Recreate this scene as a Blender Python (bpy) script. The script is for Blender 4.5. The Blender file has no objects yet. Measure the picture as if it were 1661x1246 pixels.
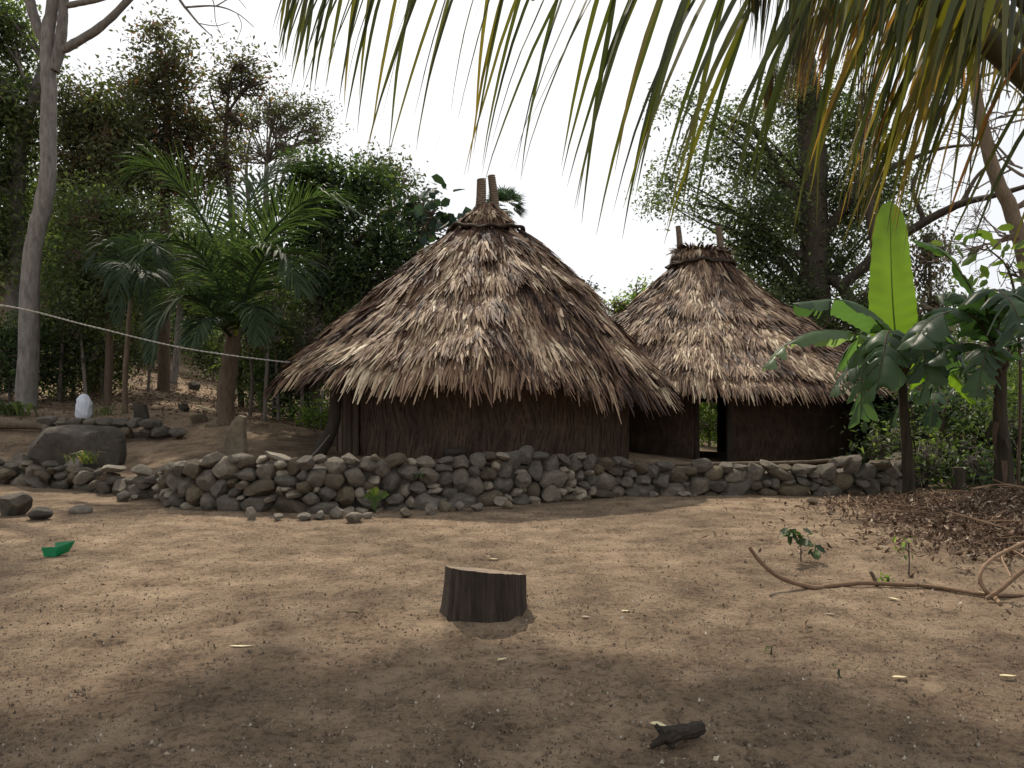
import bpy, math, random
import numpy as np
from mathutils import Vector, Matrix
random.seed(7); rng = np.random.default_rng(7)
R = math.radians
SC = bpy.context.scene
COL = SC.collection

# ------------------------------------------------------------------ camera
F = 1290.0; CX = 830.5; HY = 650.0; EYE = 1.6
cam_d = bpy.data.cameras.new("camera"); cam = bpy.data.objects.new("camera", cam_d); COL.objects.link(cam)
cam.location = (0, 0, EYE); cam.rotation_euler = (R(90), 0, 0)
cam_d.sensor_width = 36; cam_d.lens = F / 1661 * 36; cam_d.shift_y = (HY - 623) / 1661
cam_d.clip_start = 0.05; cam_d.clip_end = 3000
SC.camera = cam
# ------------------------------------------------------------------ world and sun
SUN_EL = 50; SUN_AZ = -17          # azimuth from +Y, negative = to the left
w = bpy.data.worlds.new("World"); SC.world = w; w.use_nodes = True
nt = w.node_tree; bg = nt.nodes['Background']
sky = nt.nodes.new('ShaderNodeTexSky'); sky.sky_type = 'NISHITA'; sky.sun_disc = False
sky.sun_elevation = R(SUN_EL); sky.sun_rotation = R(SUN_AZ); sky.dust_density = 4.0; sky.air_density = 1.0
cl = nt.nodes.new('ShaderNodeTexNoise'); cl.inputs['Scale'].default_value = 1.6; cl.inputs['Detail'].default_value = 5
rp = nt.nodes.new('ShaderNodeValToRGB')
rp.color_ramp.elements[0].position = .42; rp.color_ramp.elements[0].color = (.78, .80, .84, 1)
rp.color_ramp.elements[1].position = .68; rp.color_ramp.elements[1].color = (1.0, 1.0, 1.0, 1)
sc_ = nt.nodes.new('ShaderNodeVectorMath'); sc_.operation = 'SCALE'; sc_.inputs['Scale'].default_value = 12.0
mx = nt.nodes.new('ShaderNodeMix'); mx.data_type = 'RGBA'; mx.inputs[0].default_value = .86
nt.links.new(cl.outputs['Fac'], rp.inputs[0]); nt.links.new(rp.outputs[0], sc_.inputs[0])
nt.links.new(sky.outputs[0], mx.inputs[6]); nt.links.new(sc_.outputs[0], mx.inputs[7])
nt.links.new(mx.outputs[2], bg.inputs[0]); bg.inputs[1].default_value = .10
sd = bpy.data.lights.new("sun", 'SUN'); sun = bpy.data.objects.new("sun", sd); COL.objects.link(sun)
sd.energy = 5.0; sd.angle = R(1.2); sd.color = (1, .90, .76)
to_sun = Vector((math.sin(R(SUN_AZ)) * math.cos(R(SUN_EL)), math.cos(R(SUN_AZ)) * math.cos(R(SUN_EL)), math.sin(R(SUN_EL))))
sun.rotation_euler = to_sun.to_track_quat('Z', 'Y').to_euler(); sun.location = (0, 0, 30)
vs = SC.view_settings; vs.view_transform = 'Standard'; vs.look = 'None'; vs.exposure = 0.0; vs.gamma = 1
SC.render.engine = 'CYCLES'
SC.cycles.max_bounces = 6; SC.cycles.diffuse_bounces = 3; SC.cycles.transmission_bounces = 3; SC.cycles.transparent_max_bounces = 4

# ------------------------------------------------------------------ helpers
def P(px, py, D): return np.array([(px - CX) / F * D, D, EYE + (HY - py) / F * D])
def nrm(v): return v / (np.linalg.norm(v, axis=-1, keepdims=True) + 1e-9)

def tag(o, label=None, cat=None, group=None, kind=None):
    if label: o['label'] = label
    if cat: o['category'] = cat
    if group: o['group'] = group
    if kind: o['kind'] = kind
    return o
def empty(name, loc, label, cat, group=None):
    o = bpy.data.objects.new(name, None); COL.objects.link(o); o.location = tuple(float(v) for v in loc)
    o.empty_display_size = .1
    return tag(o, label, cat, group)

class MB:
    def __init__(s): s.V = []; s.Fs = []; s.A = []; s.n = 0
    def add(s, V, Fa, a=0.5):
        V = np.asarray(V, float).reshape(-1, 3); Fa = np.asarray(Fa, int)
        s.V.append(V); s.Fs.append(Fa + s.n); s.n += len(V)
        s.A.append(np.full(len(V), a) if np.isscalar(a) else np.asarray(a, float))
    def build(s, name, mat, parent=None, smooth=False):
        me = bpy.data.meshes.new(name)
        V = np.concatenate(s.V); A = np.concatenate(s.A)
        if parent is not None: V = V - np.array(parent.matrix_basis.translation)
        tot = np.concatenate([np.full(len(f), f.shape[1]) for f in s.Fs])
        idx = np.concatenate([f.ravel() for f in s.Fs])
        st = np.concatenate([[0], np.cumsum(tot)[:-1]])
        me.vertices.add(len(V)); me.vertices.foreach_set('co', V.astype(np.float32).ravel())
        me.loops.add(len(idx)); me.loops.foreach_set('vertex_index', idx.astype(np.int32))
        me.polygons.add(len(tot)); me.polygons.foreach_set('loop_start', st.astype(np.int32))
        me.polygons.foreach_set('loop_total', tot.astype(np.int32))
        me.polygons.foreach_set('use_smooth', np.full(len(tot), smooth))
        me.update(calc_edges=True); me.validate()
        at = me.attributes.new('rnd', 'FLOAT', 'POINT'); at.data.foreach_set('value', A.astype(np.float32))
        me.materials.append(mat)
        o = bpy.data.objects.new(name, me); COL.objects.link(o)
        if parent is not None: o.parent = parent
        return o

def tube(mb, pts, rad, sides=8, a=.5, cap=True, rough=0.0, flat=1.0):
    pts = np.asarray(pts, float); n = len(pts); rad = np.broadcast_to(np.asarray(rad, float), (n,))
    t = nrm(np.gradient(pts, axis=0))
    ref = np.array([0.31, .12, .94]) if abs(t[0, 2]) < .9 else np.array([1., .1, 0])
    u = np.zeros_like(t); u0 = nrm(np.cross(t[0], ref)[None])[0]
    for i in range(n):
        u0 = u0 - t[i] * np.dot(u0, t[i]); u0 = u0 / (np.linalg.norm(u0) + 1e-9); u[i] = u0
    v = np.cross(t, u)
    th = np.linspace(0, 2 * math.pi, sides, endpoint=False)
    rr = rad[:, None] * (1 + rough * rng.normal(size=(n, sides)))
    V = pts[:, None] + rr[..., None] * (np.cos(th)[None, :, None] * u[:, None] + flat * np.sin(th)[None, :, None] * v[:, None])
    V = V.reshape(-1, 3)
    i, j = np.meshgrid(np.arange(n - 1), np.arange(sides), indexing='ij'); j2 = (j + 1) % sides
    Fa = np.stack([i * sides + j, i * sides + j2, (i + 1) * sides + j2, (i + 1) * sides + j], -1).reshape(-1, 4)
    mb.add(V, Fa, a)
    if cap:
        for k, c in ((0, pts[0]), (n - 1, pts[-1])):
            ring = V[k * sides:(k + 1) * sides]
            VV = np.vstack([ring, c]); jj = np.arange(sides)
            Ft = np.stack([jj, (jj + 1) % sides, np.full(sides, sides)], -1)
            if k == 0: Ft = Ft[:, ::-1]
            mb.add(VV, Ft, a)

def spline(pts, n):
    pts = np.asarray(pts, float); m = len(pts)
    if m == 2: return pts[0] + (pts[1] - pts[0]) * np.linspace(0, 1, n)[:, None]
    q = np.vstack([2 * pts[0] - pts[1], pts, 2 * pts[-1] - pts[-2]])
    out = []
    for s in np.linspace(0, m - 1 - 1e-6, n):
        i = int(s); f = s - i; a, b, c, d = q[i:i + 4]
        out.append(.5 * (2 * b + (c - a) * f + (2 * a - 5 * b + 4 * c - d) * f * f + (3 * b - a - 3 * c + d) * f ** 3))
    return np.array(out)

_g = rng.random((256, 256))
def vnoise(x, y):
    x = np.asarray(x, float); y = np.asarray(y, float)
    xi = np.floor(x).astype(int); yi = np.floor(y).astype(int); fx = x - xi; fy = y - yi
    fx = fx * fx * (3 - 2 * fx); fy = fy * fy * (3 - 2 * fy)
    g = lambda a, b: _g[a % 256, b % 256]
    return (g(xi, yi) * (1 - fx) + g(xi + 1, yi) * fx) * (1 - fy) + (g(xi, yi + 1) * (1 - fx) + g(xi + 1, yi + 1) * fx) * fy
def fbm(x, y, o=4):
    s = 0; a = .5
    for k in range(o): s = s + a * (vnoise(x * 2 ** k + 17.3 * k, y * 2 ** k + 5.1 * k) - .5); a *= .5
    return s

# ------------------------------------------------------------------ materials
def mat(name): 
    m = bpy.data.materials.new(name); m.use_nodes = True; t = m.node_tree
    return m, t, t.nodes['Principled BSDF'], (lambda k: t.nodes.new('ShaderNode' + k)), t.links.new
def ramp(N, stops, interp='LINEAR'):
    r = N('ValToRGB'); e = r.color_ramp; e.interpolation = interp
    while len(e.elements) < len(stops): e.elements.new(.5)
    for el, (p, c) in zip(e.elements, stops): el.position = p; el.color = (*c, 1)
    return r
def noise(N, L, scale, detail=4, vec=None, rough=.5):
    n = N('TexNoise'); n.inputs['Scale'].default_value = scale; n.inputs['Detail'].default_value = detail; n.inputs['Roughness'].default_value = rough
    if vec is not None: L(vec, n.inputs['Vector'])
    return n
def mixc(N, L, fac, a, b, mode='MIX'):
    m = N('Mix'); m.data_type = 'RGBA'; m.blend_type = mode
    for s, v in ((0, fac), (6, a), (7, b)):
        if hasattr(v, 'is_output') or hasattr(v, 'links'): L(v, m.inputs[s])
        elif s == 0: m.inputs[0].default_value = v
        else: m.inputs[s].default_value = (*v, 1)
    return m.outputs[2]
def coords(N, L, scale=(1, 1, 1), kind='Object'):
    c = N('TexCoord'); m = N('Mapping'); m.inputs['Scale'].default_value = scale; L(c.outputs[kind], m.inputs[0]); return m.outputs[0]
def bump(N, L, h, strength, dist, bsdf):
    b = N('Bump'); b.inputs['Strength'].default_value = strength; b.inputs['Distance'].default_value = dist
    L(h, b.inputs['Height']); L(b.outputs[0], bsdf.inputs['Normal']); return b

def leafmat(name, stops, trans=.45, rough=.55, tgain=1.6, spec=.3):
    m, t, b, N, L = mat(name)
    a = N('Attribute'); a.attribute_name = 'rnd'
    r = ramp(N, stops); L(a.outputs['Fac'], r.inputs[0])
    L(r.outputs[0], b.inputs['Base Color']); b.inputs['Roughness'].default_value = rough
    b.inputs['Specular IOR Level'].default_value = spec
    tr = N('BsdfTranslucent'); 
    tc = mixc(N, L, 1.0, r.outputs[0], (tgain, tgain * 1.15, tgain * .45), 'MULTIPLY'); L(tc, tr.inputs[0])
    mx = N('MixShader'); mx.inputs[0].default_value = trans
    L(b.outputs[0], mx.inputs[1]); L(tr.outputs[0], mx.inputs[2]); L(mx.outputs[0], t.nodes['Material Output'].inputs[0])
    return m
def attrmat(name, stops, rough=.85, nscale=None, bmp=0, dist=.01, stretch=(1, 1, 1), namount=.4, spec=.2):
    m, t, b, N, L = mat(name)
    a = N('Attribute'); a.attribute_name = 'rnd'
    r = ramp(N, stops); L(a.outputs['Fac'], r.inputs[0]); c = r.outputs[0]
    if nscale:
        n = noise(N, L, nscale, 5, coords(N, L, stretch), .65)
        rr = ramp(N, [(.25, (1 - namount,) * 3), (.75, (1 + namount * .6,) * 3)]); L(n.outputs['Fac'], rr.inputs[0])
        c = mixc(N, L, 1.0, c, rr.outputs[0], 'MULTIPLY')
        if bmp: bump(N, L, n.outputs['Fac'], bmp, dist, b)
    L(c, b.inputs['Base Color']); b.inputs['Roughness'].default_value = rough; b.inputs['Specular IOR Level'].default_value = spec
    return m

def ground_mat():
    m, t, b, N, L = mat('sandy_dirt')
    v = coords(N, L)
    big = noise(N, L, .35, 5, v, .6); mid = noise(N, L, 2.2, 6, v, .65); fine = noise(N, L, 20, 7, v, .85); grit = noise(N, L, 110, 3, v, .8)
    c1 = ramp(N, [(.30, (.20, .143, .096)), (.48, (.330, .242, .162)), (.66, (.47, .357, .245))]); L(mid.outputs['Fac'], c1.inputs[0])
    c2 = ramp(N, [(.34, (.60, .58, .57)), (.60, (1.08, 1.06, 1.03))]); L(big.outputs['Fac'], c2.inputs[0])
    c = mixc(N, L, 1.0, c1.outputs[0], c2.outputs[0], 'MULTIPLY')
    c3 = ramp(N, [(.40, (.34, .32, .30)), (.50, (1, 1, 1)), (.66, (1.22, 1.2, 1.16))]); L(fine.outputs['Fac'], c3.inputs[0])
    fm = ramp(N, [(.38, (1, 1, 1)), (.6, (.55, .55, .55))]); L(mid.outputs['Fac'], fm.inputs[0]); c = mixc(N, L, fm.outputs[0], c, c3.outputs[0], 'MULTIPLY')
    c4 = ramp(N, [(.33, (.5, .47, .45)), (.43, (1, 1, 1)), (.66, (1, 1, 1)), (.74, (1.5, 1.48, 1.42))]); L(grit.outputs['Fac'], c4.inputs[0])
    c = mixc(N, L, .8, c, c4.outputs[0], 'MULTIPLY')
    # leaf-mould brown on the wooded slopes: follows where leaves have fallen
    a = N('Attribute'); a.attribute_name = 'rnd'
    lm = noise(N, L, 9, 6, v, .7)
    cm = ramp(N, [(.3, (.06, .042, .028)), (.55, (.13, .09, .058)), (.75, (.22, .16, .10))]); L(lm.outputs['Fac'], cm.inputs[0])
    c = mixc(N, L, a.outputs['Fac'], c, cm.outputs[0])
    L(c, b.inputs['Base Color']); b.inputs['Roughness'].default_value = .95; b.inputs['Specular IOR Level'].default_value = .15
    hs = N('Math'); hs.operation = 'MULTIPLY_ADD'; L(mid.outputs['Fac'], hs.inputs[0]); hs.inputs[1].default_value = 2.0; L(fine.outputs['Fac'], hs.inputs[2])
    hs2 = N('Math'); hs2.operation = 'MULTIPLY_ADD'; L(grit.outputs['Fac'], hs2.inputs[0]); hs2.inputs[1].default_value = .45; L(hs.outputs[0], hs2.inputs[2])
    bump(N, L, hs2.outputs[0], 1.0, .05, b)
    return m
def stone_mat(name, c0, c1, c2):
    m, t, b, N, L = mat(name)
    oi = N('ObjectInfo'); cc = N('TexCoord')
    ad = N('VectorMath'); ad.operation = 'ADD'; L(cc.outputs['Object'], ad.inputs[0]); 
    mul = N('Math'); mul.operation = 'MULTIPLY'; mul.inputs[1].default_value = 57.0; L(oi.outputs['Random'], mul.inputs[0])
    cx = N('CombineXYZ'); L(mul.outputs[0], cx.inputs[0]); L(cx.outputs[0], ad.inputs[1])
    n1 = noise(N, L, 2.2, 6, ad.outputs[0], .65); n2 = noise(N, L, 9, 5, ad.outputs[0], .7)
    r = ramp(N, [(.25, c0), (.5, c1), (.8, c2)]); L(n1.outputs['Fac'], r.inputs[0])
    r2 = ramp(N, [(0, (.75, .71, .66)), (.5, (.98, .93, .86)), (.88, (1.12, 1.04, .92)), (1, (1.5, 1.42, 1.25))]); L(oi.outputs['Random'], r2.inputs[0])
    c = mixc(N, L, 1.0, r.outputs[0], r2.outputs[0], 'MULTIPLY')
    r3 = ramp(N, [(.3, (.6, .6, .6)), (.5, (1, 1, 1)), (.7, (1.25, 1.25, 1.22))]); L(n2.outputs['Fac'], r3.inputs[0])
    c = mixc(N, L, .8, c, r3.outputs[0], 'MULTIPLY')
    L(c, b.inputs['Base Color']); b.inputs['Roughness'].default_value = .9; b.inputs['Specular IOR Level'].default_value = .25
    n3 = noise(N, L, 28, 4, ad.outputs[0], .7); sm = N('Math'); sm.operation = 'MULTIPLY_ADD'; L(n3.outputs['Fac'], sm.inputs[0]); sm.inputs[1].default_value = .4; L(n2.outputs['Fac'], sm.inputs[2]); bump(N, L, sm.outputs[0], 1.0, .05, b)
    return m
M = {}
M['ground'] = ground_mat()
M['stone'] = stone_mat('grey_field_stone', (.115, .105, .09), (.19, .174, .15), (.31, .285, .24))
M['darkstone'] = stone_mat('dark_boulder_stone', (.045, .041, .036), (.075, .068, .058), (.13, .118, .10))
M['brownstone'] = stone_mat('tan_field_stone', (.095, .08, .06), (.15, .128, .095), (.23, .20, .15))
M['earth'] = attrmat('dark_earth', [(0, (.07, .06, .05)), (1, (.11, .09, .07))], nscale=6, bmp=.5)
M['thatch'] = attrmat('dry_palm_thatch', [(0, (.025, .014, .010)), (.20, (.075, .042, .027)), (.42, (.165, .097, .060)), (.62, (.29, .195, .120)), (.82, (.43, .33, .215)), (1, (.60, .50, .35))], rough=.7, nscale=5, namount=.35, spec=.25)
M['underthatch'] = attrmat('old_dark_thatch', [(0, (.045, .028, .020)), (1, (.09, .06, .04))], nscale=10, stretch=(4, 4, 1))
M['horn'] = attrmat('weathered_wrapped_wood', [(0, (.13, .085, .055)), (1, (.26, .21, .16))], nscale=14, bmp=.8, dist=.03, stretch=(1, 1, 2))
M['cane'] = attrmat('woven_cane_and_mud', [(0, (.040, .025, .018)), (.5, (.085, .056, .038)), (1, (.14, .098, .068))], nscale=3, namount=.5)
M['board'] = attrmat('weathered_plank', [(0, (.07, .05, .036)), (1, (.15, .112, .078))], nscale=10, stretch=(3, 3, .4), bmp=.4)
M['barkdark'] = attrmat('dark_bark', [(0, (.045, .036, .028)), (1, (.10, .08, .06))], nscale=7, bmp=.8, dist=.04, stretch=(2, 2, .5))
M['barkbrown'] = attrmat('brown_bark', [(0, (.10, .07, .048)), (1, (.19, .145, .10))], nscale=7, bmp=.8, dist=.03, stretch=(2, 2, .6))
M['barkpale'] = attrmat('pale_bark', [(0, (.12, .108, .096)), (1, (.22, .20, .18))], nscale=6, bmp=1.0, dist=.03, stretch=(2, 2, .6), namount=.55)
M['twig'] = attrmat('grey_twigs', [(0, (.14, .115, .095)), (1, (.22, .19, .16))])
M['vine'] = attrmat('dry_vine_wood', [(0, (.11, .065, .038)), (1, (.26, .17, .105))], nscale=20, bmp=.5)
M['log'] = attrmat('rotten_wood', [(0, (.022, .018, .015)), (1, (.075, .058, .042))], nscale=40, bmp=1, dist=.02, stretch=(1, 1, 1), namount=.6)
M['stumpbark'] = attrmat('stump_bark', [(0, (.03, .023, .018)), (1, (.11, .083, .062))], nscale=22, bmp=1, dist=.02, stretch=(2, 2, .22), namount=.6)
def cutwood():
    m, t, b, N, L = mat('cut_wood'); v = coords(N, L)
    wv = N('TexWave'); wv.wave_type = 'RINGS'; wv.rings_direction = 'Z'; wv.inputs['Scale'].default_value = 14; wv.inputs['Distortion'].default_value = 3; wv.inputs['Detail'].default_value = 3
    L(v, wv.inputs['Vector']); n = noise(N, L, 18, 4, v)
    r = ramp(N, [(0, (.15, .105, .068)), (1, (.25, .185, .125))]); L(wv.outputs['Fac'], r.inputs[0])
    r2 = ramp(N, [(.3, (.7, .7, .7)), (.7, (1.1, 1.1, 1.1))]); L(n.outputs['Fac'], r2.inputs[0])
    L(mixc(N, L, 1.0, r.outputs[0], r2.outputs[0], 'MULTIPLY'), b.inputs['Base Color']); b.inputs['Roughness'].default_value = .9
    return m
M['cutwood'] = cutwood()
M['rope'] = attrmat('pale_rope', [(0, (.28, .27, .24)), (1, (.45, .43, .38))])
M['cloth'] = attrmat('white_sacking', [(0, (.55, .58, .64)), (1, (.68, .71, .76))], nscale=8, namount=.2, bmp=.3)
M['binding'] = attrmat('dark_vine_binding', [(0, (.03, .022, .016)), (1, (.09, .06, .04))])
def plastic():
    m, t, b, N, L = mat('green_plastic'); n = noise(N, L, 30, 3, coords(N, L))
    r = ramp(N, [(.3, (.0, .14, .045)), (.7, (.0, .21, .075))]); L(n.outputs['Fac'], r.inputs[0]); L(r.outputs[0], b.inputs['Base Color']); b.inputs['Roughness'].default_value = .35
    return m
M['plastic'] = plastic()
G = leafmat
M['leafdark'] = G('dark_green_foliage', [(0, (.022, .036, .016)), (.5, (.040, .064, .026)), (.9, (.072, .108, .042)), (1, (.11, .15, .06))], .35)
M['leafmid'] = G('mid_green_foliage', [(0, (.040, .056, .025)), (.6, (.078, .104, .042)), (1, (.145, .175, .075))], .4)
M['leafgrey'] = G('grey_green_foliage', [(0, (.045, .058, .034)), (.6, (.085, .108, .058)), (1, (.15, .175, .095))], .45)
M['leafolive'] = G('olive_foliage', [(0, (.042, .047, .025)), (.6, (.080, .092, .043)), (.95, (.13, .145, .07)), (1, (.15, .11, .05))], .35)
M['leafred'] = G('reddish_olive_foliage', [(0, (.045, .042, .027)), (.5, (.080, .080, .045)), (.9, (.12, .12, .06)), (.985, (.13, .08, .045)), (1, (.22, .09, .055))], .35)
M['leafbright'] = G('sunny_green_foliage', [(0, (.05, .085, .02)), (.6, (.10, .15, .035)), (1, (.20, .24, .055))], .5, tgain=2.0)
M['leafblue'] = G('blue_green_foliage', [(0, (.020, .038, .026)), (1, (.05, .085, .058))], .2)
M['fern'] = G('fern_green', [(0, (.05, .08, .02)), (.7, (.10, .13, .04)), (1, (.22, .17, .07))], .4)
M['palmgreen'] = G('palm_leaflet', [(0, (.027, .044, .023)), (.5, (.052, .080, .038)), (.9, (.10, .13, .056)), (1, (.26, .24, .14))], .35, rough=.6, spec=.2)
M['palmnear'] = G('near_palm_leaflet', [(0, (.028, .036, .016)), (.35, (.058, .068, .018)), (.65, (.14, .125, .022)), (.85, (.28, .18, .03)), (1, (.30, .13, .04))], .30, tgain=1.5)
M['rachis'] = attrmat('palm_rachis', [(0, (.045, .04, .018)), (1, (.10, .085, .04))], rough=.6)
M['palmspear'] = G('palm_spear_leaf', [(0, (.16, .20, .04)), (1, (.36, .36, .09))], .5)
M['banana'] = G('banana_leaf', [(0, (.032, .058, .030)), (.5, (.06, .105, .046)), (1, (.15, .20, .12))], .45, rough=.4, tgain=2.1)
M['bananabright'] = G('young_banana_leaf', [(0, (.10, .165, .022)), (1, (.14, .21, .03))], .6, rough=.4, tgain=1.35)
M['bananatrunk'] = attrmat('banana_pseudostem', [(0, (.03, .025, .016)), (.5, (.06, .046, .03)), (1, (.11, .07, .05))], nscale=6, stretch=(4, 4, .5), bmp=.5, namount=.5)
M['litter'] = attrmat('dead_leaves', [(0, (.045, .028, .018)), (.4, (.13, .08, .05)), (.75, (.26, .18, .12)), (.95, (.42, .33, .24)), (1, (.55, .48, .36))], rough=.7)
M['paleleaf'] = attrmat('pale_fallen_leaf', [(0, (.48, .40, .22)), (1, (.62, .55, .34))], rough=.6)
M['gravel'] = attrmat('grit', [(0, (.06, .045, .033)), (.5, (.14, .105, .072)), (.93, (.27, .21, .15)), (1, (.5, .46, .38))])

# ------------------------------------------------------------------ terrain height
WX = np.array([-40, -12, -8.5, -7.27, -5.6, -4.9, -2.86, -1.18, .68, 1.77, 3.87, 5.96, 6.9, 7.8, 40])
WY = np.array([19, 15.4, 14.2, 13.7, 12.7, 11.75, 11.3, 11.75, 12.6, 13.35, 13.5, 13.5, 14.1, 15.8, 19.])
def wallY(x): return np.interp(x, WX, WY)
_cp = []
for px, py, D in [(200, 748, 15), (350, 748, 13.6), (100, 728, 16), (300, 722, 16), (180, 708, 17), (290, 705, 17), (420, 705, 17), (480, 735, 14.5),
                  (450, 718, 16), (367, 687, 17.5), (0, 690, 17), (136, 674, 18.5), (228, 676, 18), (283, 642, 24), (283, 618, 28), (320, 602, 34), (200, 632, 24),
                  (60, 640, 22), (0, 622, 24), (60, 566, 28), (-100, 560, 30), (430, 684, 20), (520, 682, 22), (430, 660, 27), (250, 655, 21), (30, 755, 15.2)]:
    p = P(px, py, D); _cp.append((p[0], p[1], p[2]))
_cp += [(-4.6, 12.4, .52), (-3, 11.9, .6), (-1, 12.3, .6), (1, 13.2, .55), (3, 14.3, .34), (5.5, 14.4, .32), (3.4, 15.6, .26), (6.5, 16, .2), (-.5, 16.2, .56), (-.5, 19, .55), (-3, 17, .62), (2.3, 16.5, .5), (5.4, 18.5, .16), (5.4, 22.5, .12), (9.6, 22.5, .05),
        (6.3, 27, -.1), (7, 29.5, -.25), (9, 14, .0), (8, 17, .05), (12, 14, -.1), (9, 20, -.1), (12, 30, -.8), (0, 26, .6), (0, 32, 1.2), (0, 45, 2.2), (-10, 45, 6), (-25, 30, 7), (-20, 15, 3.2), (15, 45, -1), (30, 30, -1.5),
        (-12, 14.8, .9), (30, 14, 0), (-30, 18, 5), (0, 80, 5), (-40, 80, 14), (50, 80, -1), (-7, 14.6, .42), (-6, 13.4, .36)]
_cp = np.array(_cp)
_K = lambda a, b: np.sqrt(((a[:, None] - b[None]) ** 2).sum(-1) + .6)
_n = len(_cp); _A = np.zeros((_n + 3, _n + 3)); _A[:_n, :_n] = _K(_cp[:, :2], _cp[:, :2]) - .02 * np.eye(_n)
_A[:_n, _n] = 1; _A[:_n, _n + 1:] = _cp[:, :2]; _A[_n:, :_n] = _A[:_n, _n:].T
_wt = np.linalg.solve(_A, np.concatenate([_cp[:, 2], [0, 0, 0]]))
def upper(x, y):
    q = np.stack([x, y], -1).reshape(-1, 2); out = np.empty(len(q))
    for i in range(0, len(q), 20000):
        b = q[i:i + 20000]; out[i:i + 20000] = _K(b, _cp[:, :2]) @ _wt[:_n] + _wt[_n] + b @ _wt[_n + 1:]
    return out.reshape(np.shape(x))
def gz(x, y):
    x = np.asarray(x, float); y = np.asarray(y, float); sh = np.broadcast(x, y).shape
    x = np.broadcast_to(x, sh); y = np.broadcast_to(y, sh)
    xc = np.clip(x, -40, 50); yc = np.clip(y, 8, 80)
    up = np.clip(upper(xc, yc), -3, 16) + .10 * fbm(x * .6, y * .6)
    low = .05 * fbm(x * .45 + 3, y * .45) + .06 * np.clip(-x - 5, 0, 8) * .4
    # mound of raked leaves and soil at the right of the yard
    low = low + .30 * np.exp(-(((x - 7.6) / 1.6) ** 2 + ((y - 11.3) / .9) ** 2)) + .10 * np.exp(-(((x - 5.6) / 1.5) ** 2 + ((y - 9.5) / 1.0) ** 2))
    low = low + .025 * np.exp(-((np.hypot(x + .19, y - 5.97) / .42) ** 4))
    t = np.clip((y - wallY(x) - .02) / .40, 0, 1); t = t * t * (3 - 2 * t)
    return low * (1 - t) + up * t
def g1(x, y): return float(gz(np.array([x]), np.array([y]))[0])
def ground_hit(px, py):
    D = 2.0
    while D < 90:
        p = P(px, py, D)
        if p[2] <= g1(p[0], D): return np.array([p[0], D, g1(p[0], D)])
        D += .02 if D < 20 else .1
    return P(px, py, 60)

def axis(segs):
    out = []
    for a, b, s in segs: out.append(np.arange(a, b, s))
    return np.concatenate(out + [[segs[-1][1]]])
xs = axis([(-900, -100, 100), (-100, -30, 5), (-30, -12, .6), (-12, -6, .12), (-6, 6, .045), (6, 10, .1), (10, 30, .6), (30, 100, 5), (100, 900, 100)])
ys = axis([(-300, -20, 40), (-20, 2, 1), (2, 3.2, .1), (3.2, 8, .035), (8, 14.5, .05), (14.5, 20, .15), (20, 40, .5), (40, 100, 4), (100, 1200, 100)])
X, Y = np.meshgrid(xs, ys, indexing='ij')
Z = gz(X, Y)
near = np.clip(1 - (Y - 9) / 8, 0, 1) * (np.abs(X) < 14)
Z = Z + near * (.034 * fbm(X * 2.2, Y * 2.2, 3) + .024 * fbm(X * 7, Y * 7, 3))
fr = np.random.default_rng(3)
for _ in range(260):     # scuffs and footprints
    fx, fy, a = fr.uniform(-5, 5), fr.uniform(3.3, 10.5), fr.uniform(0, 3.14)
    s = np.abs(X - fx) < .4; 
    ii = np.where(np.abs(xs - fx) < .35)[0]; jj = np.where(np.abs(ys - fy) < .35)[0]
    if len(ii) == 0 or len(jj) == 0: continue
    sx = X[ii[0]:ii[-1] + 1, jj[0]:jj[-1] + 1] - fx; sy = Y[ii[0]:ii[-1] + 1, jj[0]:jj[-1] + 1] - fy
    u = sx * math.cos(a) + sy * math.sin(a); v = -sx * math.sin(a) + sy * math.cos(a)
    q = np.sqrt((u / .13) ** 2 + (v / .05) ** 2)
    Z[ii[0]:ii[-1] + 1, jj[0]:jj[-1] + 1] += -.020 * np.exp(-q ** 2) + .012 * np.exp(-((q - 1.5) / .5) ** 2)
lm = np.clip((Y - wallY(X) - 8.5) / 6, 0, .8) * np.clip((.9 + 2.2 * fbm(X * .8, Y * .8)), 0, 1)
lm = np.maximum(lm, np.clip((X - 6.5) / 2, 0, 1) * np.clip((Y - 10) / 3, 0, 1))
pathd = np.abs(X - (-7.4 + (Y - 18) * -.42)); lm = lm * np.clip((pathd - .8) / 1.5, .1, 1)
mb = MB(); nx, ny = len(xs), len(ys)
i, j = np.meshgrid(np.arange(nx - 1), np.arange(ny - 1), indexing='ij')
mb.add(np.stack([X, Y, Z], -1), np.stack([i * ny + j, (i + 1) * ny + j, (i + 1) * ny + j + 1, i * ny + j + 1], -1).reshape(-1, 4), lm.ravel())
tag(mb.build('ground', M['ground'], smooth=True), kind='structure')

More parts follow.
